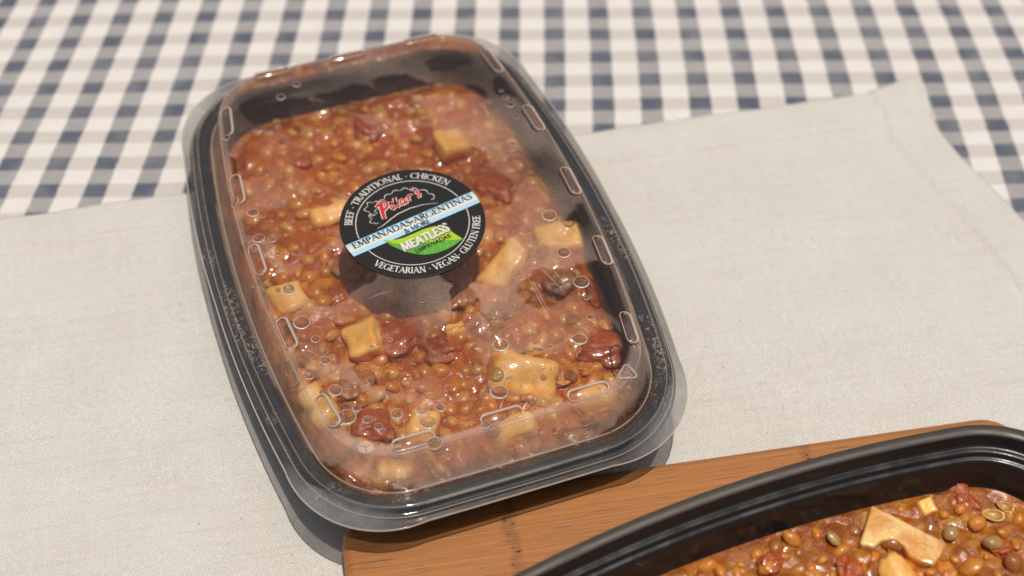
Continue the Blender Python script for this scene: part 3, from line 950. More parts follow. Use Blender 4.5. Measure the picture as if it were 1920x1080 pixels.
# ------------------------------------------------------------------ sticker with its print
# stroke letters: points in a box of height 1; N = thin stroke, K = thick stroke; serifs drawn at the listed feet
def arc(cx, cy, rx, ry, a0, a1, n=10):
    return [(cx + rx * math.cos(R(a0 + (a1 - a0) * k / n)), cy + ry * math.sin(R(a0 + (a1 - a0) * k / n))) for k in range(n + 1)]
G = {
 'A': (.80, [('N', [(.06, 0), (.40, 1)]), ('K', [(.38, 1), (.72, 0)]), ('N', [(.17, .35), (.62, .35)])], [(.06, 0), (.72, 0)]),
 'B': (.62, [('K', [(.14, 0), (.14, 1)]), ('N', [(.1, .96), (.3, .96)]), ('K', arc(.30, .76, .2, .2, 80, -80, 6)), ('N', [(.14, .54), (.34, .54)]), ('K', arc(.32, .28, .25, .25, 85, -85, 7)), ('N', [(.1, .04), (.34, .04)])], [(.1, 0), (.1, 1)]),
 'C': (.78, [('K', arc(.44, .5, .36, .48, 140, 220, 6)), ('N', arc(.44, .5, .36, .47, 140, 50, 6)), ('N', arc(.44, .5, .36, .47, 220, 312, 6)), ('N', [(.70, .95), (.70, .72)])], []),
 'D': (.82, [('K', [(.14, 0), (.14, 1)]), ('N', [(.1, .96), (.36, .96)]), ('K', arc(.34, .5, .40, .47, 75, -75, 8)), ('N', [(.1, .04), (.36, .04)])], [(.1, 0), (.1, 1)]),
 'E': (.58, [('K', [(.14, 0), (.14, 1)]), ('N', [(.1, .96), (.50, .96)]), ('N', [(.14, .52), (.42, .52)]), ('N', [(.1, .04), (.52, .04)]), ('N', [(.50, 1), (.50, .84)]), ('N', [(.52, 0), (.52, .18)]), ('N', [(.42, .60), (.42, .44)])], [(.1, 0), (.1, 1)]),
 'F': (.54, [('K', [(.14, 0), (.14, 1)]), ('N', [(.1, .96), (.48, .96)]), ('N', [(.14, .52), (.40, .52)]), ('N', [(.48, 1), (.48, .82)])], [(.14, 0), (.1, 1)]),
 'G': (.84, [('K', arc(.44, .5, .36, .48, 140, 220, 6)), ('N', arc(.44, .5, .36, .47, 140, 50, 6)), ('N', arc(.44, .5, .36, .47, 220, 318, 6)), ('N', [(.70, .95), (.70, .75)]), ('K', [(.70, .08), (.70, .42)])], [(.70, .42)]),
 'H': (.86, [('K', [(.14, 0), (.14, 1)]), ('K', [(.72, 0), (.72, 1)]), ('N', [(.14, .52), (.72, .52)])], [(.14, 0), (.14, 1), (.72, 0), (.72, 1)]),
 'I': (.34, [('K', [(.17, 0), (.17, 1)])], [(.17, 0), (.17, 1)]),
 'K': (.76, [('K', [(.14, 0), (.14, 1)]), ('N', [(.16, .48), (.60, 1)]), ('K', [(.28, .58), (.68, 0)])], [(.14, 0), (.14, 1), (.62, 1), (.70, 0)]),
 'L': (.58, [('K', [(.14, 0), (.14, 1)]), ('N', [(.1, .04), (.52, .04)]), ('N', [(.52, 0), (.52, .2)])], [(.1, 0), (.14, 1)]),
 'M': (.98, [('N', [(.12, 0), (.18, 1)]), ('K', [(.18, 1), (.48, .08)]), ('N', [(.48, .08), (.78, 1)]), ('K', [(.78, 1), (.86, 0)])], [(.12, 0), (.86, 0)]),
 'N': (.86, [('N', [(.14, 0), (.14, 1)]), ('K', [(.14, 1), (.70, .02)]), ('N', [(.72, 0), (.72, 1)])], [(.14, 0), (.10, 1), (.72, 1)]),
 'O': (.90, [('K', arc(.45, .5, .37, .47, 140, 220, 6)), ('K', arc(.45, .5, .37, .47, -40, 40, 6)), ('N', arc(.45, .5, .37, .47, 40, 140, 7)), ('N', arc(.45, .5, .37, .47, 220, 320, 7))], []),
 'P': (.60, [('K', [(.14, 0), (.14, 1)]), ('N', [(.1, .96), (.32, .96)]), ('K', arc(.30, .73, .24, .23, 85, -85, 7)), ('N', [(.16, .50), (.32, .50)])], [(.14, 0), (.1, 1)]),
 'R': (.70, [('K', [(.14, 0), (.14, 1)]), ('N', [(.1, .96), (.32, .96)]), ('K', arc(.30, .75, .22, .21, 85, -85, 7)), ('N', [(.16, .53), (.32, .53)]), ('K', [(.30, .53), (.64, 0)])], [(.14, 0), (.1, 1), (.66, 0)]),
 'S': (.56, [('N', arc(.28, .76, .18, .20, 30, 110, 5)), ('K', [(.13, .88), (.10, .74), (.20, .60), (.36, .46), (.46, .30), (.42, .14)]), ('N', arc(.27, .22, .19, .19, -30, -160, 6)), ('N', [(.45, .98), (.45, .80)]), ('N', [(.08, .02), (.08, .24)])], []),
 'T': (.70, [('K', [(.35, 0), (.35, 1)]), ('N', [(.04, .96), (.66, .96)]), ('N', [(.04, 1), (.04, .8)]), ('N', [(.66, 1), (.66, .8)])], [(.35, 0)]),
 'U': (.80, [('K', [(.14, 1), (.14, .3), (.2, .12), (.3, .04)]), ('N', [(.3, .04), (.44, .03), (.58, .1), (.66, .3), (.66, 1)])], [(.14, 1), (.66, 1)]),
 'V': (.76, [('K', [(.06, 1), (.38, 0)]), ('N', [(.38, 0), (.70, 1)])], [(.06, 1), (.70, 1)]),
 '&': (.84, [('K', [(.22, .84), (.30, .62), (.74, .02)]), ('N', arc(.34, .80, .13, .16, 180, -60, 9)), ('N', [(.40, .66), (.16, .40), (.10, .24)]), ('K', arc(.32, .24, .22, .22, 180, 270, 5)), ('N', [(.32, .02), (.52, .10), (.68, .40), (.72, .52)])], [(.70, .52)]),
 '-': (.40, [('N', [(.08, .42), (.32, .42)])], []),
 ' ': (.30, [], []),
}
class Ink(Flat):
    step = .0012
    def stroke(s, pts, w, closed=False, taper=None):
        s.z += s.step
        s.add(strip(pts, w, s.z % .02, closed, taper))
    def poly(s, pts, z=0):
        s.add(([(x, y, z) for x, y in pts], [tuple(range(len(pts)))]))
def glyph(ink, ch, place, h, serif=True, thick=.15, thin=.075, grow=0):
    w, st, feet = G[ch]
    for kind, pts in st:
        if len(pts) == 2:
            (a, b), (c, d) = pts
            pts = [(a + (c - a) * t / 3, b + (d - b) * t / 3) for t in range(4)]
        wd = (thick if kind == 'K' else thin) + grow
        ink.stroke([place(x, y) for x, y in pts], wd * h)
    if serif:
        for x, y in feet:
            yy = min(max(y, .025), .975)
            ink.stroke([place(x - .14, yy), place(x, yy), place(x + .14, yy)], .055 * h)
def arc_text(ink, text, r, a_start, a_end, h, top=True, xs=1.0):
    tot = sum(G[c][0] for c in text)
    span = abs(a_end - a_start) * math.pi / 180 * (r + (h / 2 if top else -h / 2) * 0)
    k = span / tot                              # width of one em unit along the arc
    x = 0
    for c in text:
        w = G[c][0]
        def place(gx, gy, x=x):
            s_ = (x + gx) * k
            if top:
                a = R(a_start) - s_ / r
                rr = r - h / 2 + gy * h
            else:
                a = R(a_start) + s_ / r
                rr = r + h / 2 - gy * h
            return (rr * math.cos(a), rr * math.sin(a))
        glyph(ink, c, place, h)
        x += w
def line_text(ink, text, x0, x1, y0, h, slant=0, serif=True, rot=0, thick=.15, thin=.075, grow=0, bend=None):
    tot = sum(G[c][0] for c in text)
    k = (x1 - x0) / tot
    x = 0
    for c in text:
        def place(gx, gy, x=x):
            px = (x + gx) * k
            py = gy * h * (bend(px / (x1 - x0)) if bend else 1)
            px += slant * py
            return (x0 + px * math.cos(rot) - py * math.sin(rot), y0 + px * math.sin(rot) + py * math.cos(rot))
        glyph(ink, c, place, h, serif, thick, thin, grow)
        x += G[c][0]

SR = 3.165
ZS = ZL + .075
rings_ = [(SR, 0), (SR, .022), (SR - .02, .026)]
sv, sf = [], []
ns = 96
for r, z in rings_: sv += [(r * math.cos(2 * math.pi * i / ns), r * math.sin(2 * math.pi * i / ns), z) for i in range(ns)]
for k in range(2):
    for i in range(ns):
        j = (i + 1) % ns
        sf.append((k * ns + i, k * ns + j, (k + 1) * ns + j, (k + 1) * ns + i))
sf.append(tuple(range(2 * ns, 3 * ns)))
sf.append(tuple(reversed(range(ns))))
stick = mk("sticker", sv, sf, M["ink_black"], box, False, (-.2425, -.1072, ZS), R(11.45))
stick["label"] = "round black printed sticker with a pale blue band and a green leaf"
def layer(name, ink, mat, z):
    return ink.build(name, mat, stick, (0, 0, .026 + z))
for a0, a1 in ((7.5, 172.5), (191.5, 348.5)):
    I = Ink()
    I.stroke(circ(0, 0, 2.46, a0, a1, 70), .035)
    layer("ring_line", I, M["ink_white"], .006)
I = Ink()
arc_text(I, "BEEF - TRADITIONAL - CHICKEN", 2.77, 153.5, 25.5, .33)
layer("ring_lettering", I, M["ink_white"], .006)
I = Ink()
arc_text(I, "VEGETARIAN - VEGAN- GLUTEN FREE", 2.77, 206.5, 337, .33, False)
layer("ring_lettering", I, M["ink_white"], .006)
def chord(y0, y1, r=SR - .02, n=10):
    a0, a1 = math.asin(y0 / r), math.asin(y1 / r)
    rp = [(r * math.cos(a0 + (a1 - a0) * k / n), r * math.sin(a0 + (a1 - a0) * k / n)) for k in range(n + 1)]
    return rp + [(-x, y) for x, y in reversed(rp)]
for y0, y1, mt, nm in ((-.48, -.24, "ink_blue", "blue_stripe"), (-.24, .05, "ink_white", "white_stripe"), (.05, .26, "ink_blue", "blue_stripe")):
    I = Ink(); I.poly(chord(y0, y1)); layer(nm, I, M[mt], .010)
I = Ink()
line_text(I, "EMPANADAS ARGENTINAS", -2.9, 2.98, -.125, .335, thick=.19, thin=.10)
line_text(I, "& MORE", -.60, .68, -.46, .27, thick=.19, thin=.10)
layer("band_lettering", I, M["ink_text"], .014)
# pastry outline drawn in white
I = Ink()
def scallop(pts, n=10, bulge=.16, w=.032):
    for (a, b) in zip(pts[:-1], pts[1:]):
        a, b = Vector(a), Vector(b)
        d = b - a
        nn = Vector((-d.y, d.x)).normalized() * d.length * bulge * 2
        I.stroke([tuple(a + d * t / n + nn * math.sin(math.pi * t / n)) for t in range(n + 1)], w, taper=lambda t: .45 + .7 * math.sin(math.pi * t))
scallop([(-.78, 1.62), (-.42, 1.80), (.0, 1.92), (.42, 1.90), (.80, 1.76), (1.12, 1.50), (1.40, 1.10), (1.52, .78)])
I.stroke([(1.52, .80), (1.46, .72), (1.34, .74)], .028)
scallop([(-1.10, 1.22), (-1.34, 1.46), (-1.24, 1.78), (-.96, 1.86), (-.80, 1.66)], bulge=.3, w=.028)
scallop([(-1.05, 1.2), (-.92, 1.42), (-.72, 1.38)], bulge=.3, w=.026)
scallop([(-1.02, 1.48), (-1.0, 1.64), (-.84, 1.72)], bulge=-.3, w=.022)
scallop([(-1.46, .78), (-1.44, 1.04), (-1.18, 1.26)], bulge=.3, w=.028)
I.stroke([(-1.46, .80), (-1.42, .70), (-1.30, .70)], .026)
I.stroke([(-1.50, .42), (-1.2, .46), (-.8, .60), (-.3, .74), (.3, .76), (.9, .66), (1.5, .42)], .036, taper=lambda t: .35 + .9 * math.sin(math.pi * t))
layer("pastry_outline", I, M["ink_white"], .006)
# the brushed script name in red with a white edge
def script(ink, grow):
    T = lambda pts, ox, oy, s_: [(ox + (x + y * .22) * s_, oy + y * s_ + (ox + .95) * .06) for x, y in pts]
    W = lambda w: w + grow
    ink.stroke(T([(.10, -.30), (.12, 0), (.16, .42), (.20, .78)], -1.0, .98, .78), W(.17), taper=lambda t: .8 + .3 * t)       # P stem
    ink.stroke(T([(-.12, .70), (.10, .84), (.40, .86), (.58, .70), (.52, .46), (.30, .32), (.14, .34)], -1.0, .98, .78), W(.12))
    def small(pts, ox, w=.085): ink.stroke(T(pts, ox, 1.02, .62), W(w))
    small([(.02, .50), (.06, .10), (.14, 0), (.26, .10)], -.45)                                   # i
    small([(.10, .68), (.12, .76)], -.45, .09)
    small([(.02, .20), (.16, .70), (.20, .90), (.12, .92), (.08, .50), (.10, .10), (.20, 0), (.32, .14)], -.24)   # l
    small(arc(.2, .24, .17, .24, 60, 330, 9), .02)                                                 # a
    small([(.38, .50), (.36, .10), (.44, 0), (.56, .12)], .02)
    small([(.04, .52), (.08, .02)], .42)                                                            # r
    small([(.08, .30), (.20, .50), (.34, .52), (.38, .42)], .42)
    small([(.06, .98), (.10, .86), (.04, .78)], .70, .075)                                           # '
    small([(.36, .52), (.22, .60), (.10, .50), (.20, .34), (.34, .20), (.28, .02), (.06, .02)], .82)  # s
I = Ink(); script(I, .075); layer("name_outline", I, M["ink_white"], .008 + .02)
I = Ink(); script(I, .0); layer("name_lettering", I, M["ink_red"], .030 + .02)
# leaf
UPP = [(-1.58, -.28), (-1.2, -.52), (-.8, -.62), (-.3, -.62), (.2, -.62), (.7, -.70), (.95, -.86), (1.12, -1.12), (1.22, -1.5), (1.38, -1.96)]
LOW = [(-1.58, -.28), (-1.45, -.75), (-1.22, -1.15), (-.9, -1.58), (-.5, -1.92), (0, -2.10), (.5, -2.14), (.95, -2.08), (1.38, -1.96)]
def samp(P, n): return [tuple(q) for q in polyl(P, n)[0]]
U_, L_ = samp(UPP, 24), samp(LOW, 24)
def between(t0, t1):
    v, f = [], []
    for a, b in zip(U_, L_):
        v += [(a[0] + (b[0] - a[0]) * t0, a[1] + (b[1] - a[1]) * t0, 0), (a[0] + (b[0] - a[0]) * t1, a[1] + (b[1] - a[1]) * t1, 0)]
    for k in range(23): f.append((2 * k, 2 * k + 1, 2 * k + 3, 2 * k + 2))
    return v, f
I = Ink(); I.add(between(.0, .55)); layer("leaf_upper", I, M["ink_lime"], .012)
I = Ink(); I.add(between(.55, 1.)); layer("leaf_lower", I, M["ink_green"], .012)
I = Ink()
for k in range(3, 22, 2):
    a, b = U_[k], L_[min(23, k + 1)]
    I.stroke([(a[0] + (b[0] - a[0]) * t, a[1] + (b[1] - a[1]) * t) for t in (.55, .7, .85, .98)], .016)
for t in (.68, .80, .90):
    I.stroke([(a[0] + (b[0] - a[0]) * t, a[1] + (b[1] - a[1]) * t) for a, b in zip(U_, L_)][4:21], .012)
layer("leaf_veins", I, M["ink_vein"], .014)
for nm, mt, ox, oy, z in (("title_shadow", "ink_shadow", .035, -.045, .030), ("title_lettering", "ink_white", 0, 0, .052)):
    I = Ink()
    line_text(I, "MEATLESS", -1.16 + ox, 1.16 + ox, -1.36 + oy, .50, .10, False, R(2), .19, .16, .0, lambda t: 1.0 - .12 * math.sin(math.pi * t))
    layer(nm, I, M[mt], z)
I = Ink()
line_text(I, "EMPANADAS", -.72, 1.02, -1.70, .22, .05, False, R(2.5), .22, .17)
layer("leaf_lettering", I, M["ink_text"], .018)
I = Ink()
I.poly([(-.02 + .07 * math.cos(a), .0 + .05 * math.sin(a)) for a in np.linspace(0, 2 * math.pi, 9)[:-1]])
layer("sauce_speck", I, M["speck"], .05)

# ------------------------------------------------------------------ food
def blob(name, seed, sx=1, sy=1, sz=1, amp=.2, freq=1.2, sub=3):
    bm = bmesh.new()
    bmesh.ops.create_icosphere(bm, subdivisions=sub, radius=1)
    for q in bm.verts:
        d = q.co.copy()
        k = 1 + amp * noise.noise(d * freq + Vector((seed * 3.1, 0, seed))) + amp * .4 * noise.noise(d * freq * 2.6 + Vector((seed, 7, 0)))
        q.co = Vector((d.x * sx * k, d.y * sy * k, d.z * sz * k))
    for q in bm.verts: q.co *= S
    me = bpy.data.meshes.new(name)
    bm.to_mesh(me); bm.free()
    me.polygons.foreach_set("use_smooth", [True] * len(me.polygons))
    return me
def cube_chunk(name, seed, lx, ly, lz, bev=.34):
    """a knife-cut potato dice: flat faces, softened edges, slightly skewed"""
    rr = random.Random(seed)
    bm = bmesh.new()
    bmesh.ops.create_cube(bm, size=2)
    for q in bm.verts:
        q.co = Vector((q.co.x * lx / 2 * (1 + rr.uniform(-.28, .2)), q.co.y * ly / 2 * (1 + rr.uniform(-.28, .2)), q.co.z * lz / 2 * (1 + rr.uniform(-.35, .1))))
    bmesh.ops.bevel(bm, geom=list(bm.edges), offset=bev, segments=4, profile=.6, affect='EDGES')
    bmesh.ops.subdivide_edges(bm, edges=[e for e in bm.edges if e.calc_length() > .3], cuts=9, use_grid_fill=True)
    for q in bm.verts:
        q.co += q.co.normalized() * (.20 * noise.noise(q.co * 1.1 + Vector((seed, 0, 0))) + .04 * noise.noise(q.co * 3 + Vector((seed, 0, 0))))
        q.co *= S
    me = bpy.data.meshes.new(name)
    bm.to_mesh(me); bm.free()
    me.polygons.foreach_set("use_smooth", [True] * len(me.polygons))
    return me

def lumps(u, v, fr, seed):
    q = Vector((u * fr + .35 * noise.noise((u * 1.3, v * 1.3, seed)), v * fr + .35 * noise.noise((u * 1.3, v * 1.3, seed + 5)), seed))
    d, p = noise.voronoi(q)
    idv = math.sin(p[0].x * 12.9898 + p[0].y * 78.233 + p[0].z * 37.7) * 43758.5453
    return d[0], d[1] - d[0], idv - math.floor(idv)
def bumpy(u, v, fr, seed, amp):
    d, e, i = lumps(u, v, fr, seed)
    return amp * (.35 + .65 * i) * max(0, 1 - 1.9 * d * d) * min(1, e * 3.5)
def h_in(u, v):
    z = 2.15 + .25 * math.exp(-((v + 3) / 8) ** 2)
    z += .30 * noise.noise((u * .42, v * .42, 3)) + .16 * noise.noise((u * 1.1, v * 1.1, 8)) + .06 * noise.noise((u * 2.6, v * 2.6, 1))
    z += bumpy(u, v, 1.08, 2.5, .20)
    e = dist(u, v)
    if e > -1.0: z -= .25 * min(1, (e + 1.0)) ** 2
    return z
def h_out(u, v):
    z = 1.42
    z += .10 * noise.noise((u * .6, v * .6, 31)) + .08 * noise.noise((u * 1.5, v * 1.5, 18)) + .03 * noise.noise((u * 3.6, v * 3.6, 11))
    z += bumpy(u, v, 1.15, 6.5, .17) * min(1, max(0, (.9 - dist(u, v)) / 1.2))
    return z
def wall_d(rim, z):
    for (d0, z0), (d1, z1) in zip(rim[6:], rim[7:]):
        if z1 <= z <= z0 and z0 > z1:
            return d0 + (d1 - d0) * (z0 - z) / (z0 - z1)
    return 0
def sauce(name, hf, zedge, rim, mat, loc, rz, extra=.02):
    d = wall_d(rim, zedge) + extra
    outer = ring(side(d), d, zedge)
    v, f = [], []
    NR = 125
    rings = []
    for k in range(NR, 0, -1):
        t = k / NR
        rings.append([(p[0] * t, p[1] * t, (zedge * max(0, (t - .97) / .03) + hf(p[0] * t, p[1] * t) * (1 - max(0, (t - .97) / .03)))) for p in outer])
    v, f = loft(rings)
    cap(v, f, len(rings) - 1, hf(0, 0))
    me = mesh_data(name, v, f)
    fr, sd = (1.08, 2.5) if hf is h_in else (1.15, 6.5)
    L3 = [lumps(p[0], p[1], fr, sd) for p in v]
    attr(me, "piece", [q[2] for q in L3])
    attr(me, "middle", [max(0, 1 - 1.6 * q[0]) * min(1, q[1] * 3.5) for q in L3])
    return add(name, me, mat, None, loc, rz)
s1 = sauce("stew", h_in, 1.95, CTRAY, M["sauce_in"], (CX, CY, .14), AZ)
tag(s1, "red brown lentil stew filling the closed container under the fogged lid", "stew", kind="stuff")

TAZ = R(-68.24)
TX, TY, TZ = 12.14, 27.07, 1.64
tray_o = bpy.data.objects.new("open_tray", None)
col.objects.link(tray_o)
tray_o.location = (TX * S, TY * S, TZ * S)
tray_o.rotation_euler = (0, 0, TAZ)
tag(tray_o, "open glossy black plastic tray of stew standing on the bamboo board", "food tray")
make_tray(tray_o, M["black_open"], TRAY)
lv_, lf_ = loft([ring(side(d), d, z) for d, z in ((2.01, 3.47), (1.97, 3.505), (1.50, 3.505), (1.46, 3.44))])
mk("rim_lip", lv_, [tuple(reversed(q)) for q in lf_], M["lip"], tray_o)
s2 = sauce("stew", h_out, 1.40, TRAY, M["sauce_out"], (TX, TY, TZ), TAZ)
tag(s2, "orange brown lentil stew in the open black tray", "stew", kind="stuff")

def to_world(cx, cy, az, u, v):
    return cx + u * math.cos(az) - v * math.sin(az), cy + u * math.sin(az) + v * math.cos(az)
def where_in(u, v):
    if v > 7: return "near the far wall of the closed container"
    if v < -7.5: return "near the close end of the closed container"
    if u < -3.4: return "along the left wall of the closed container"
    if u > 3.4: return "along the right wall of the closed container"
    return "behind the sticker in the closed container" if v > 2.6 else ("under and below the sticker in the closed container" if v > -3 else "in the middle below the sticker's shadow in the closed container")
def where_out(px, py):
    a = "left third" if px < 1480 else ("middle" if px < 1720 else "right third")
    return ("far side of the " if py < 1035 else "front of the ") + a + ", open tray"
def place_px(px, py, which, up_=0.0):
    """stand a piece of food on the stew surface where the photo shows it"""
    if which == 'in': cx, cy, az, hf, zb, nom = CX, CY, AZ, h_in, .14, 2.4
    else: cx, cy, az, hf, zb, nom = TX, TY, TAZ, h_out, TZ, 1.42
    z = nom + zb
    for _ in range(3):
        w = ray_plane(px, py, z + up_)
        dx, dy = w.x - cx, w.y - cy
        u, v_ = dx * math.cos(-az) - dy * math.sin(-az), dx * math.sin(-az) + dy * math.cos(-az)
        z = hf(u, v_) + zb
    return w.x, w.y, z + up_, u, v_
# dice of potato in the closed container
POT = [(846, 275, 1.75, 1.35, 1.2, 30, .25, 0, "bright wet potato dice nearest the far end of the closed container"),
       (614, 408, 1.9, 1.1, 1.0, 25, .10, 0, "yellow potato dice half hidden beside the left edge of the round sticker"),
       (948, 505, 1.35, 2.5, 1.2, -35, .25, 0, "long tilted potato piece just below the right side of the round sticker"),
       (1050, 455, 2.1, 1.6, 1.2, 5, .10, 0, "pale foggy potato dice by the right wall of the closed container"),
       (684, 642, 1.9, 1.85, 1.2, 12, .22, 0, "square potato dice left of the middle below the sticker"),
       (985, 712, 3.1, 2.1, 1.0, -10, .12, 0, "largest potato piece near the lower right with lentils lying on it"),
       (600, 765, 1.2, 2.4, 1.1, 35, .18, 0, "potato piece under the lowest left rib of the lid"),
       (790, 800, 1.3, 1.8, 1.0, -8, .12, 0, "potato piece under the drops in the lower middle of the closed container"),
       (965, 800, 2.1, .9, .8, 18, .2, 0, "orange stained potato sliver below the middle lower rib"),
       (856, 620, 1.0, .7, .6, 35, .15, 0, "small potato wedge in the middle of the closed container"),
       (1000, 660, .9, .6, .5, 0, .3, 0, "small yellow potato bit above the largest potato piece"),
       (740, 885, 1.4, 1.0, .8, 10, .1, 0, "potato bit in the lower left corner of the closed container"),
       (540, 560, 1.6, 1.5, .9, 20, .0, 0, "hazy potato dice left of the sticker by the left wall"),
       (1105, 745, 1.4, 1.1, .7, 20, .05, 0, "dull potato piece near the recycling mark")]
for k, (px, py, lx, ly, lz, ang, up_, pale, lab) in enumerate(POT):
    x, y, z, u, v_ = place_px(px, py, 'in', up_ - .12)
    me = cube_chunk("potato_piece", k + 3, lx, ly, max(lz, min(lx, ly) * .8))
    o = add("potato_piece", me, M["potato_pale" if pale else "potato"], None, (x, y, z), R(ang))
    o.rotation_euler = (random.uniform(.05, .5), random.uniform(-.35, .35), R(ang))
    tag(o, lab, "potato", "potato pieces in the stew")
x, y, z, u, v_ = place_px(1695, 1002, 'out', .18)
# the slab with a bite-shaped hollow, cut as an outline and thickened
def slab(name, pts, th, mat, loc, rz, tilt):
    bm = bmesh.new()
    vs = [bm.verts.new((p[0], p[1], 0)) for p in pts]
    fc = bm.faces.new(vs)
    ex = bmesh.ops.extrude_face_region(bm, geom=[fc])
    bmesh.ops.translate(bm, vec=(0, 0, -th), verts=[g for g in ex["geom"] if isinstance(g, bmesh.types.BMVert)])
    bmesh.ops.recalc_face_normals(bm, faces=bm.faces)
    bmesh.ops.bevel(bm, geom=list(bm.edges), offset=.15, segments=4, profile=.6, affect='EDGES')
    for q in bm.verts: q.co *= S
    me = bpy.data.meshes.new(name); bm.to_mesh(me); bm.free()
    me.polygons.foreach_set("use_smooth", [True] * len(me.polygons))
    o = add(name, me, mat, None, loc, rz)
    o.rotation_euler = (tilt[0], tilt[1], rz)
    for md in ("WEIGHTED_NORMAL",):
        o.modifiers.new("normals", md)
    return o
sp = []
for px, py in ((1634, 946), (1668, 962), (1776, 1018), (1765, 1040), (1752, 1058), (1728, 1052), (1706, 1040), (1694, 1020), (1674, 1010), (1654, 1012), (1640, 1024), (1612, 1018), (1622, 985)):
    w = ray_plane(px, py, z + .30)
    sp.append((w.x - x, w.y - y))
o = slab("potato_slice", sp[::-1], .75, M["potato_pale"], (x, y, z + .30), 0, (.05, -.03))
tag(o, "large pale potato slice with a curved hollow lying in the open tray", "potato")
for k, (px, py, lx, ly, lz, ang, up_, lab) in enumerate([(1738, 950, .85, .75, .6, 20, .14, "small yellow potato cube by the far wall of the open tray"),
]):
    x, y, z, u, v_ = place_px(px, py, 'out', up_)
    o = add("potato_piece", cube_chunk("potato_piece", 40 + k, lx, ly, lz, .2), M["potato"], None, (x, y, z), R(ang))
    o.rotation_euler = (random.uniform(-.2, .2), random.uniform(-.2, .2), R(ang))
    tag(o, lab, "potato", "potato pieces in the open tray")

# lentils, tomato and mushroom pieces
LM = [blob("lentil", k, .33, .28 - .01 * k, .22, .14, 1.1, 3) for k in range(7)]
CM = [blob("chunk", k + 20, 1, .82, .55, .45, 1.3, 4) for k in range(6)]
def variant(me, mat):
    c = me.copy(); c.materials.clear(); c.materials.append(mat); return c
LMV = {k: [variant(q, M[k]) for q in LM] for k in ("lentil", "lentil_dark", "lentil_green", "lentil_tan")}
CMV = {k: [variant(q, M[k]) for q in CM] for k in ("tomato", "brown", "lentil")}
def lentil(px, py, which, kind, label, group, sc_=1.0, up_=.05):
    x, y, z, u, v_ = place_px(px, py, which, up_)
    o = add("lentil", random.choice(LMV[kind]), None, None, (x, y, z))
    o.rotation_euler = (random.uniform(-.5, .5), random.uniform(-.5, .5), random.uniform(0, 6))
    o.scale = (sc_ * random.uniform(.85, 1.18), sc_ * random.uniform(.82, 1.1), sc_ * random.uniform(.8, 1.1))
    return tag(o, label, "lentil", group)
for px, py, kd, s_, lab in [(1563, 1010, "lentil_green", .95, "round olive lentil left of the pale potato slice"),
        (1783, 999, "lentil_green", 1.15, "brown capped lentil right of the pale potato slice"),
        (1833, 981, "lentil", 1.3, "plump orange brown lentil behind two paler ones near the tray's right end"),
        (1862, 1018, "lentil_green", 1.15, "round pale lentil just in front of the plump orange brown one"),
        (1820, 1064, "lentil", 1.5, "wet shiny lentil at the bottom of the photo right of the potato slice"),
        (1900, 1056, "lentil_dark", 1.4, "shiny dark lentil in the lower right corner of the photo"),
        (1672, 1018, "lentil_dark", 1.5, "dark lentil lying in the hollow of the potato slice"),
        (1484, 1010, "lentil", 1.15, "split lentil husk near the far wall left of the pale slice"),
        (1440, 1062, "lentil", 1.3, "orange lentil beside a red tomato scrap at the picture's bottom")]:
    lentil(px, py, 'out', kd, lab, "lentils in the open tray", s_, .12)
for px, py in ((1595, 1055), (1615, 1068), (1640, 1045), (1540, 1050), (1575, 1035), (1500, 1035), (1520, 1068), (1350, 1070), (1390, 1060), (1420, 1040), (1380, 1075), (1465, 1045), (1700, 1065), (1745, 1075), (1790, 1050), (1850, 1045), (1880, 1000), (1905, 1020), (1910, 975), (1800, 955), (1770, 965), (1690, 955), (1600, 995), (1530, 1000), (1325, 1062), (1455, 1025), (1870, 1078), (1780, 1078), (1560, 1078)):
    lentil(px, py, 'out', random.choice(["lentil", "lentil", "lentil_dark"]), "small lentil half sunk in sauce, " + where_out(px, py), "small lentils in the open tray", random.uniform(.6, 1.15), random.uniform(-.05, .08))
def chunk(px, py, which, kind, r, label, name, cat, up_=0, group=None, flat=1.0):
    x, y, z, u, v_ = place_px(px, py, which, up_)
    o = add(name, random.choice(CMV[kind]), None, None, (x, y, z), random.uniform(0, 6))
    o.scale = (r, r, r * flat)
    return tag(o, label, cat, group)
CMV["potato_pale"] = [variant(q, M["potato_pale"]) for q in CM]
x, y, z, u, v_ = place_px(1682, 1075, 'out', .1)
o = add("potato_piece", variant(blob("potato_piece", 77, .62, .85, .5, .3, 1.1, 4), M["potato"]), None, None, (x, y, z), .3)
tag(o, "cream potato lump at the bottom edge of the photo in the open tray", "potato", "potato pieces in the open tray")
rs = random.Random(5)
for k in range(24):
    px, py = rs.uniform(1290, 1915), rs.uniform(935, 1079)
    if 1600 < px < 1790 and 940 < py < 1050 and abs((py - 950) - (px - 1640) * .52) < 55: continue
    x, y, z, u, v_ = place_px(px, py, 'out', 0)
    if dist(u, v_) > -.2: continue
    o = add("vegetable_scrap", rs.choice(CMV[rs.choice(["tomato", "lentil", "brown", "lentil", "tomato"])]), None, None, (x, y, z - .03), rs.uniform(0, 6))
    r = rs.uniform(.16, .42)
    o.scale = (r * rs.uniform(.8, 1.5), r, r * rs.uniform(.5, .8))
    o.rotation_euler[0] = rs.uniform(-.6, .6)
    tag(o, "soft vegetable scrap in sauce, " + where_out(px, py), "vegetable", "vegetable scraps in the open tray")
chunk(1443, 1058, 'out', "tomato", .55, "red tomato scrap at the bottom of the photo in the open tray", "tomato_piece", "tomato", .08)
chunk(1880, 1030, 'out', "tomato", .45, "red tomato flake beside the pale lentil in the open tray", "tomato_piece", "tomato", .02)
chunk(1800, 930, 'out', "tomato", .6, "orange red tomato skin along the far wall of the open tray", "tomato_piece", "tomato", -.15)
chunk(1590, 1068, 'out', "tomato", .6, "glistening tomato lump in front of the olive lentil", "tomato_piece", "tomato", .02)
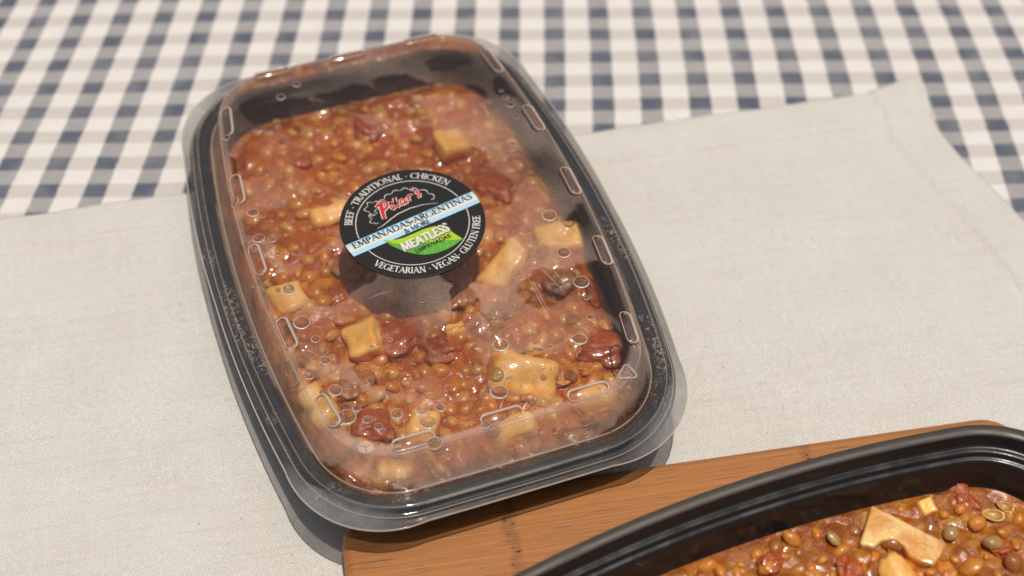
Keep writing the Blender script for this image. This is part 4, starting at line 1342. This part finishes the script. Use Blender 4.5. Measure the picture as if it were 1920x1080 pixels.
def onion(px, py, rx, ry, ang, label):
    x, y, z, u, v_ = place_px(px, py, 'out', .14)
    v, f = [], []
    n, m_ = 26, 8
    for i in range(n):
        a = 2 * math.pi * i / n
        for k in range(m_):
            t = 2 * math.pi * k / m_
            rr = 1 + .16 * math.cos(t)
            v.append((rx * rr * math.cos(a), ry * rr * math.sin(a), .06 * math.sin(t) + .05 * math.sin(2 * a)))
    for i in range(n):
        for k in range(m_):
            f.append((i * m_ + k, ((i + 1) % n) * m_ + k, ((i + 1) % n) * m_ + (k + 1) % m_, i * m_ + (k + 1) % m_))
    c = len(v); v.append((0, 0, -.02))
    for i in range(n): f.append((i * m_ + 4, ((i + 1) % n) * m_ + 4, c))
    tag(mk("onion_slice", v, f, M["onion"], None, True, (x, y, z), R(ang)), label, "onion")
onion(1862, 966, .42, .24, -10, "translucent onion slice with a pale rim, the left of two in the open tray")
onion(1884, 950, .34, .20, -35, "translucent onion slice behind the other one near the tray's right end")

# closed container: larger dark and red pieces where the photo shows them
for px, py, kd, r, lab, nm, cat in [
        (800, 548, "brown", 1.25, "dark mushroom piece just below the sticker", "mushroom_piece", "mushroom"),
        (865, 550, "brown", .9, "smaller dark mushroom piece below the right half of the sticker", "mushroom_piece", "mushroom"),
        (650, 500, "brown", .8, "brown mushroom piece below the left edge of the sticker", "mushroom_piece", "mushroom"),
        (1050, 530, "brown", .8, "brown mushroom piece near the right wall above the drops", "mushroom_piece", "mushroom"),
        (930, 585, "brown", .55, "little brown mushroom bit below the tilted potato piece", "mushroom_piece", "mushroom"),
        (665, 725, "brown", .8, "brown piece below the square potato dice", "mushroom_piece", "mushroom"),
        (1110, 770, "lentil", .8, "olive bean near the lower right corner of the lid", "bean", "bean"),
        (1095, 690, "lentil", .45, "bright orange bean left of the recycling mark", "bean", "bean"),
        (1060, 705, "lentil", .6, "dull tan bean right of the largest potato piece", "bean", "bean"),
        (1000, 735, "lentil", .55, "tan bean resting on the largest potato piece", "bean", "bean"),
        (935, 355, "tomato", 1.0, "red tomato piece right of the upper sticker edge", "tomato_piece", "tomato"),
        (740, 640, "tomato", 1.1, "red tomato piece right of the square potato dice", "tomato_piece", "tomato"),
        (820, 655, "tomato", .9, "red tomato piece in the middle under the lid", "tomato_piece", "tomato"),
        (1130, 655, "tomato", 1.0, "dark red tomato piece by the right wall", "tomato_piece", "tomato"),
        (560, 300, "tomato", .7, "red tomato scrap in the far left part of the stew", "tomato_piece", "tomato"),
        (690, 240, "tomato", .8, "red tomato scrap near the far wall of the closed container", "tomato_piece", "tomato"),
        (700, 800, "tomato", .9, "red tomato scrap above the moulded cube mark", "tomato_piece", "tomato"),
        (880, 870, "tomato", .9, "red tomato scrap along the near wall of the closed container", "tomato_piece", "tomato"),
        (470, 450, "tomato", .8, "red tomato scrap by the left wall beside the second rib", "tomato_piece", "tomato")]:
    chunk(px, py, 'in', kd, r, lab, nm, cat, .08, None, .75)
cnt = 0
spots = [(558, 385), (478, 415), (520, 500), (560, 512), (735, 870), (1004, 575), (980, 560), (850, 590), (880, 585), (1020, 590)]
placed = []
tries = 0
while cnt < 290 and tries < 9000:
    tries += 1
    if spots: px, py = spots.pop()
    else:
        px, py = random.uniform(440, 1220), random.uniform(170, 900)
    u, v_ = local(px, py, 2.5)
    if dist(u, v_) > -.35: continue
    if any((px - a) ** 2 + (py - b) ** 2 < 22 ** 2 for a, b in placed): continue
    if any(abs(px - q[0]) < q[2] * 17 and abs(py - q[1]) < q[3] * 15 for q in POT): continue
    placed.append((px, py))
    kd = random.choices(["lentil", "lentil_tan"], [5, 4])[0]
    lentil(px, py, 'in', kd, ("orange brown" if kd == "lentil" else "tan") + " lentil " + where_in(u, v_), "lentils in the closed container", random.uniform(.9, 1.45), random.uniform(-.15, .02))
    cnt += 1
